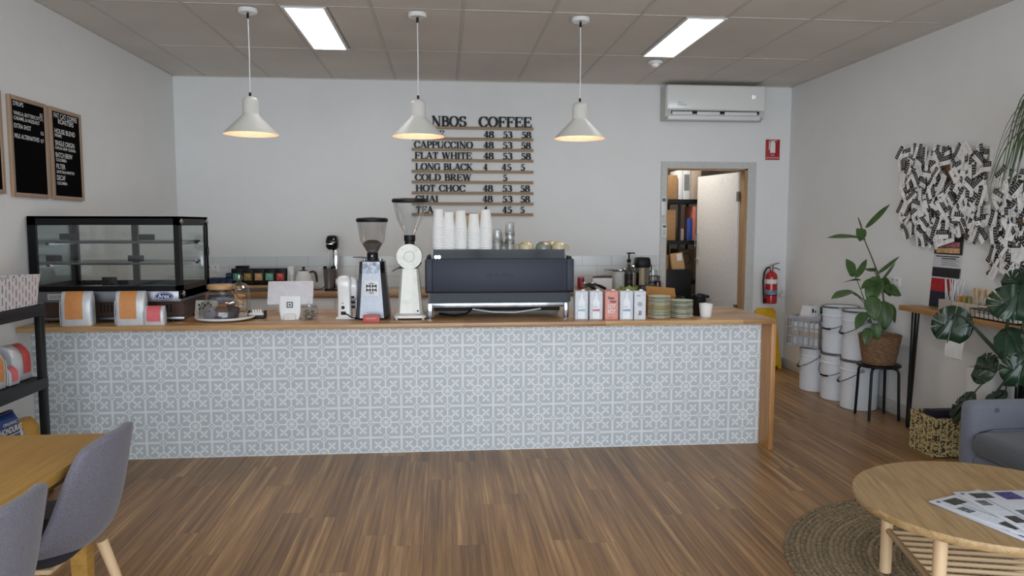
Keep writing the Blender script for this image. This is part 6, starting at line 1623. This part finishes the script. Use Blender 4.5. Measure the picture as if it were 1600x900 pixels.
# patterned white carton on top
m_, nt, b = new_mat('stamped_carton')
tc = nt.nodes.new('ShaderNodeTexCoord'); sp = nt.nodes.new('ShaderNodeSeparateXYZ'); nt.links.new(tc.outputs['Object'], sp.inputs[0])
yy = (X(sp.outputs[1]) + X(sp.outputs[0])) / .03; k = yy.floor(); zz = X(sp.outputs[2]) / .062 + (k * .37)
dash = ((yy.fract() - .5).abs() < .13) * ((zz.fract() - .5).abs() < .34)
fr_ = X(noise(nt, coords(nt), 260, 2)) > .42
hue = ((k * 12.9898).sin() * 43758.5).fract() > .5
nt.links.new(mixc(nt, dash * fr_, rgb(218, 212, 214), mixc(nt, hue, rgb(50, 46, 54), rgb(150, 90, 96))), b.inputs['Base Color']); b.inputs['Roughness'].default_value = .6
t = thing('printed_carton', 'open white carton with red and black stamped dashes on top of the black shelf', 'box', (.03, 0, 1.052))
z1 = .15
c = MB().loft([[(-.16, -1.3, 0), (.155, -1.3, 0), (.155, -.575, 0), (-.16, -.575, 0)], [(-.165, -1.31, z1), (.165, -1.31, z1), (.172, -.56, z1 + .015), (-.165, -.56, z1)]], cap1=False)
c.loft([[(-.165, -1.31, z1), (.165, -1.31, z1), (.172, -.56, z1 + .015), (-.165, -.56, z1)], [(-.155, -1.29, .01), (.148, -1.29, .01), (.148, -.582, .01), (-.155, -.582, .01)]], cap0=False)
c.build('box_wall', m_, t)
MB().add([(-.165, -1.3, z1), (-.165, -.56, z1), (-.17, -.58, z1 + .06), (-.17, -1.28, z1 + .06), (-.168, -1.3, z1), (-.168, -.56, z1), (-.173, -.58, z1 + .06), (-.173, -1.28, z1 + .06)], [(0, 1, 2, 3), (4, 7, 6, 5), (0, 4, 5, 1), (2, 6, 7, 3), (1, 5, 6, 2), (0, 3, 7, 4)]).build('box_flap', m_, t)
t = thing('folded_paper', 'sheaf of pale paper inside the open white carton', 'paper', (.03, -1.0, 1.065)); MB().box(-.12, .12, -.25, .25, 0, .15, .004).build('sheets', P('pale_lilac', (206, 200, 214), .7), t)
# coffee bags on the middle shelf, facing the room
zs_ = .65
G = 'bags on the middle shelf'
coffee_bag((.075, -.63, zs_), .15, .12, .19, coral, 'large silver bag with a red strip at the counter end of the black shelf', 86, G, .1, wide=.4)
coffee_bag((.115, -.752, zs_), .07, .07, .095, pink, 'small silver bag with a pink strip between larger bags on the black shelf', 84, G, .0, wide=.66)
coffee_bag((-.06, -.75, zs_), .13, .09, .195, coral, 'silver bag with a red strip behind the small pink one on the shelf', 86, G, .1, wide=.5)
coffee_bag((.085, -.885, zs_), .165, .11, .19, orange, 'silver bag with an orange strip, leftmost on the black middle shelf', 86, G, .05, wide=.5)
# lower shelf
zs_ = .27
G2 = 'bags on the lower shelf'
coffee_bag((.1, -.645, zs_), .15, .1, .165, mustard, 'silver bag with a mustard strip on the lower black shelf', 84, G2, .1, wide=.8)
t = coffee_bag((-.03, -.70, zs_), .13, .08, .21, P('kraft_gold', (150, 116, 64), .6), 'brown bag behind the mustard and blue ones on the lower shelf', 84, G2, 0, wide=.9)
t = thing('blue_coffee_bag', 'dark blue coffee bag with white lettering on the lower black shelf', 'bag', (.105, -.83, zs_), 86, G2)
bb_ = P('bag_blue', (36, 62, 120), .35, vary=.5, scale=9)
MB().loft([rrect(.19, .1, 8, 32, 0), rrect(.195, .11, 6, 32, .09), rrect(.19, .09, 6, 32, .2), rrect(.188, .03, 8, 32, .235)]).build('bag_body', bb_, t, sharp=60)
MB().box(-.094, .094, -.012, .012, .23, .245, .003).build('folded_top', navy, t)
txt(t, 'ORGANIC', 0, .188, .015, chalk, off=(0, -.0535, 0), width=.11, bold=.01); txt(t, 'HONDURAS', 0, .148, .03, chalk, off=(0, -.0575, 0), width=.168, bold=.02); MB().box(-.08, .08, -.0575, -.05, .132, .135).build('printed_rule', chalk, t)
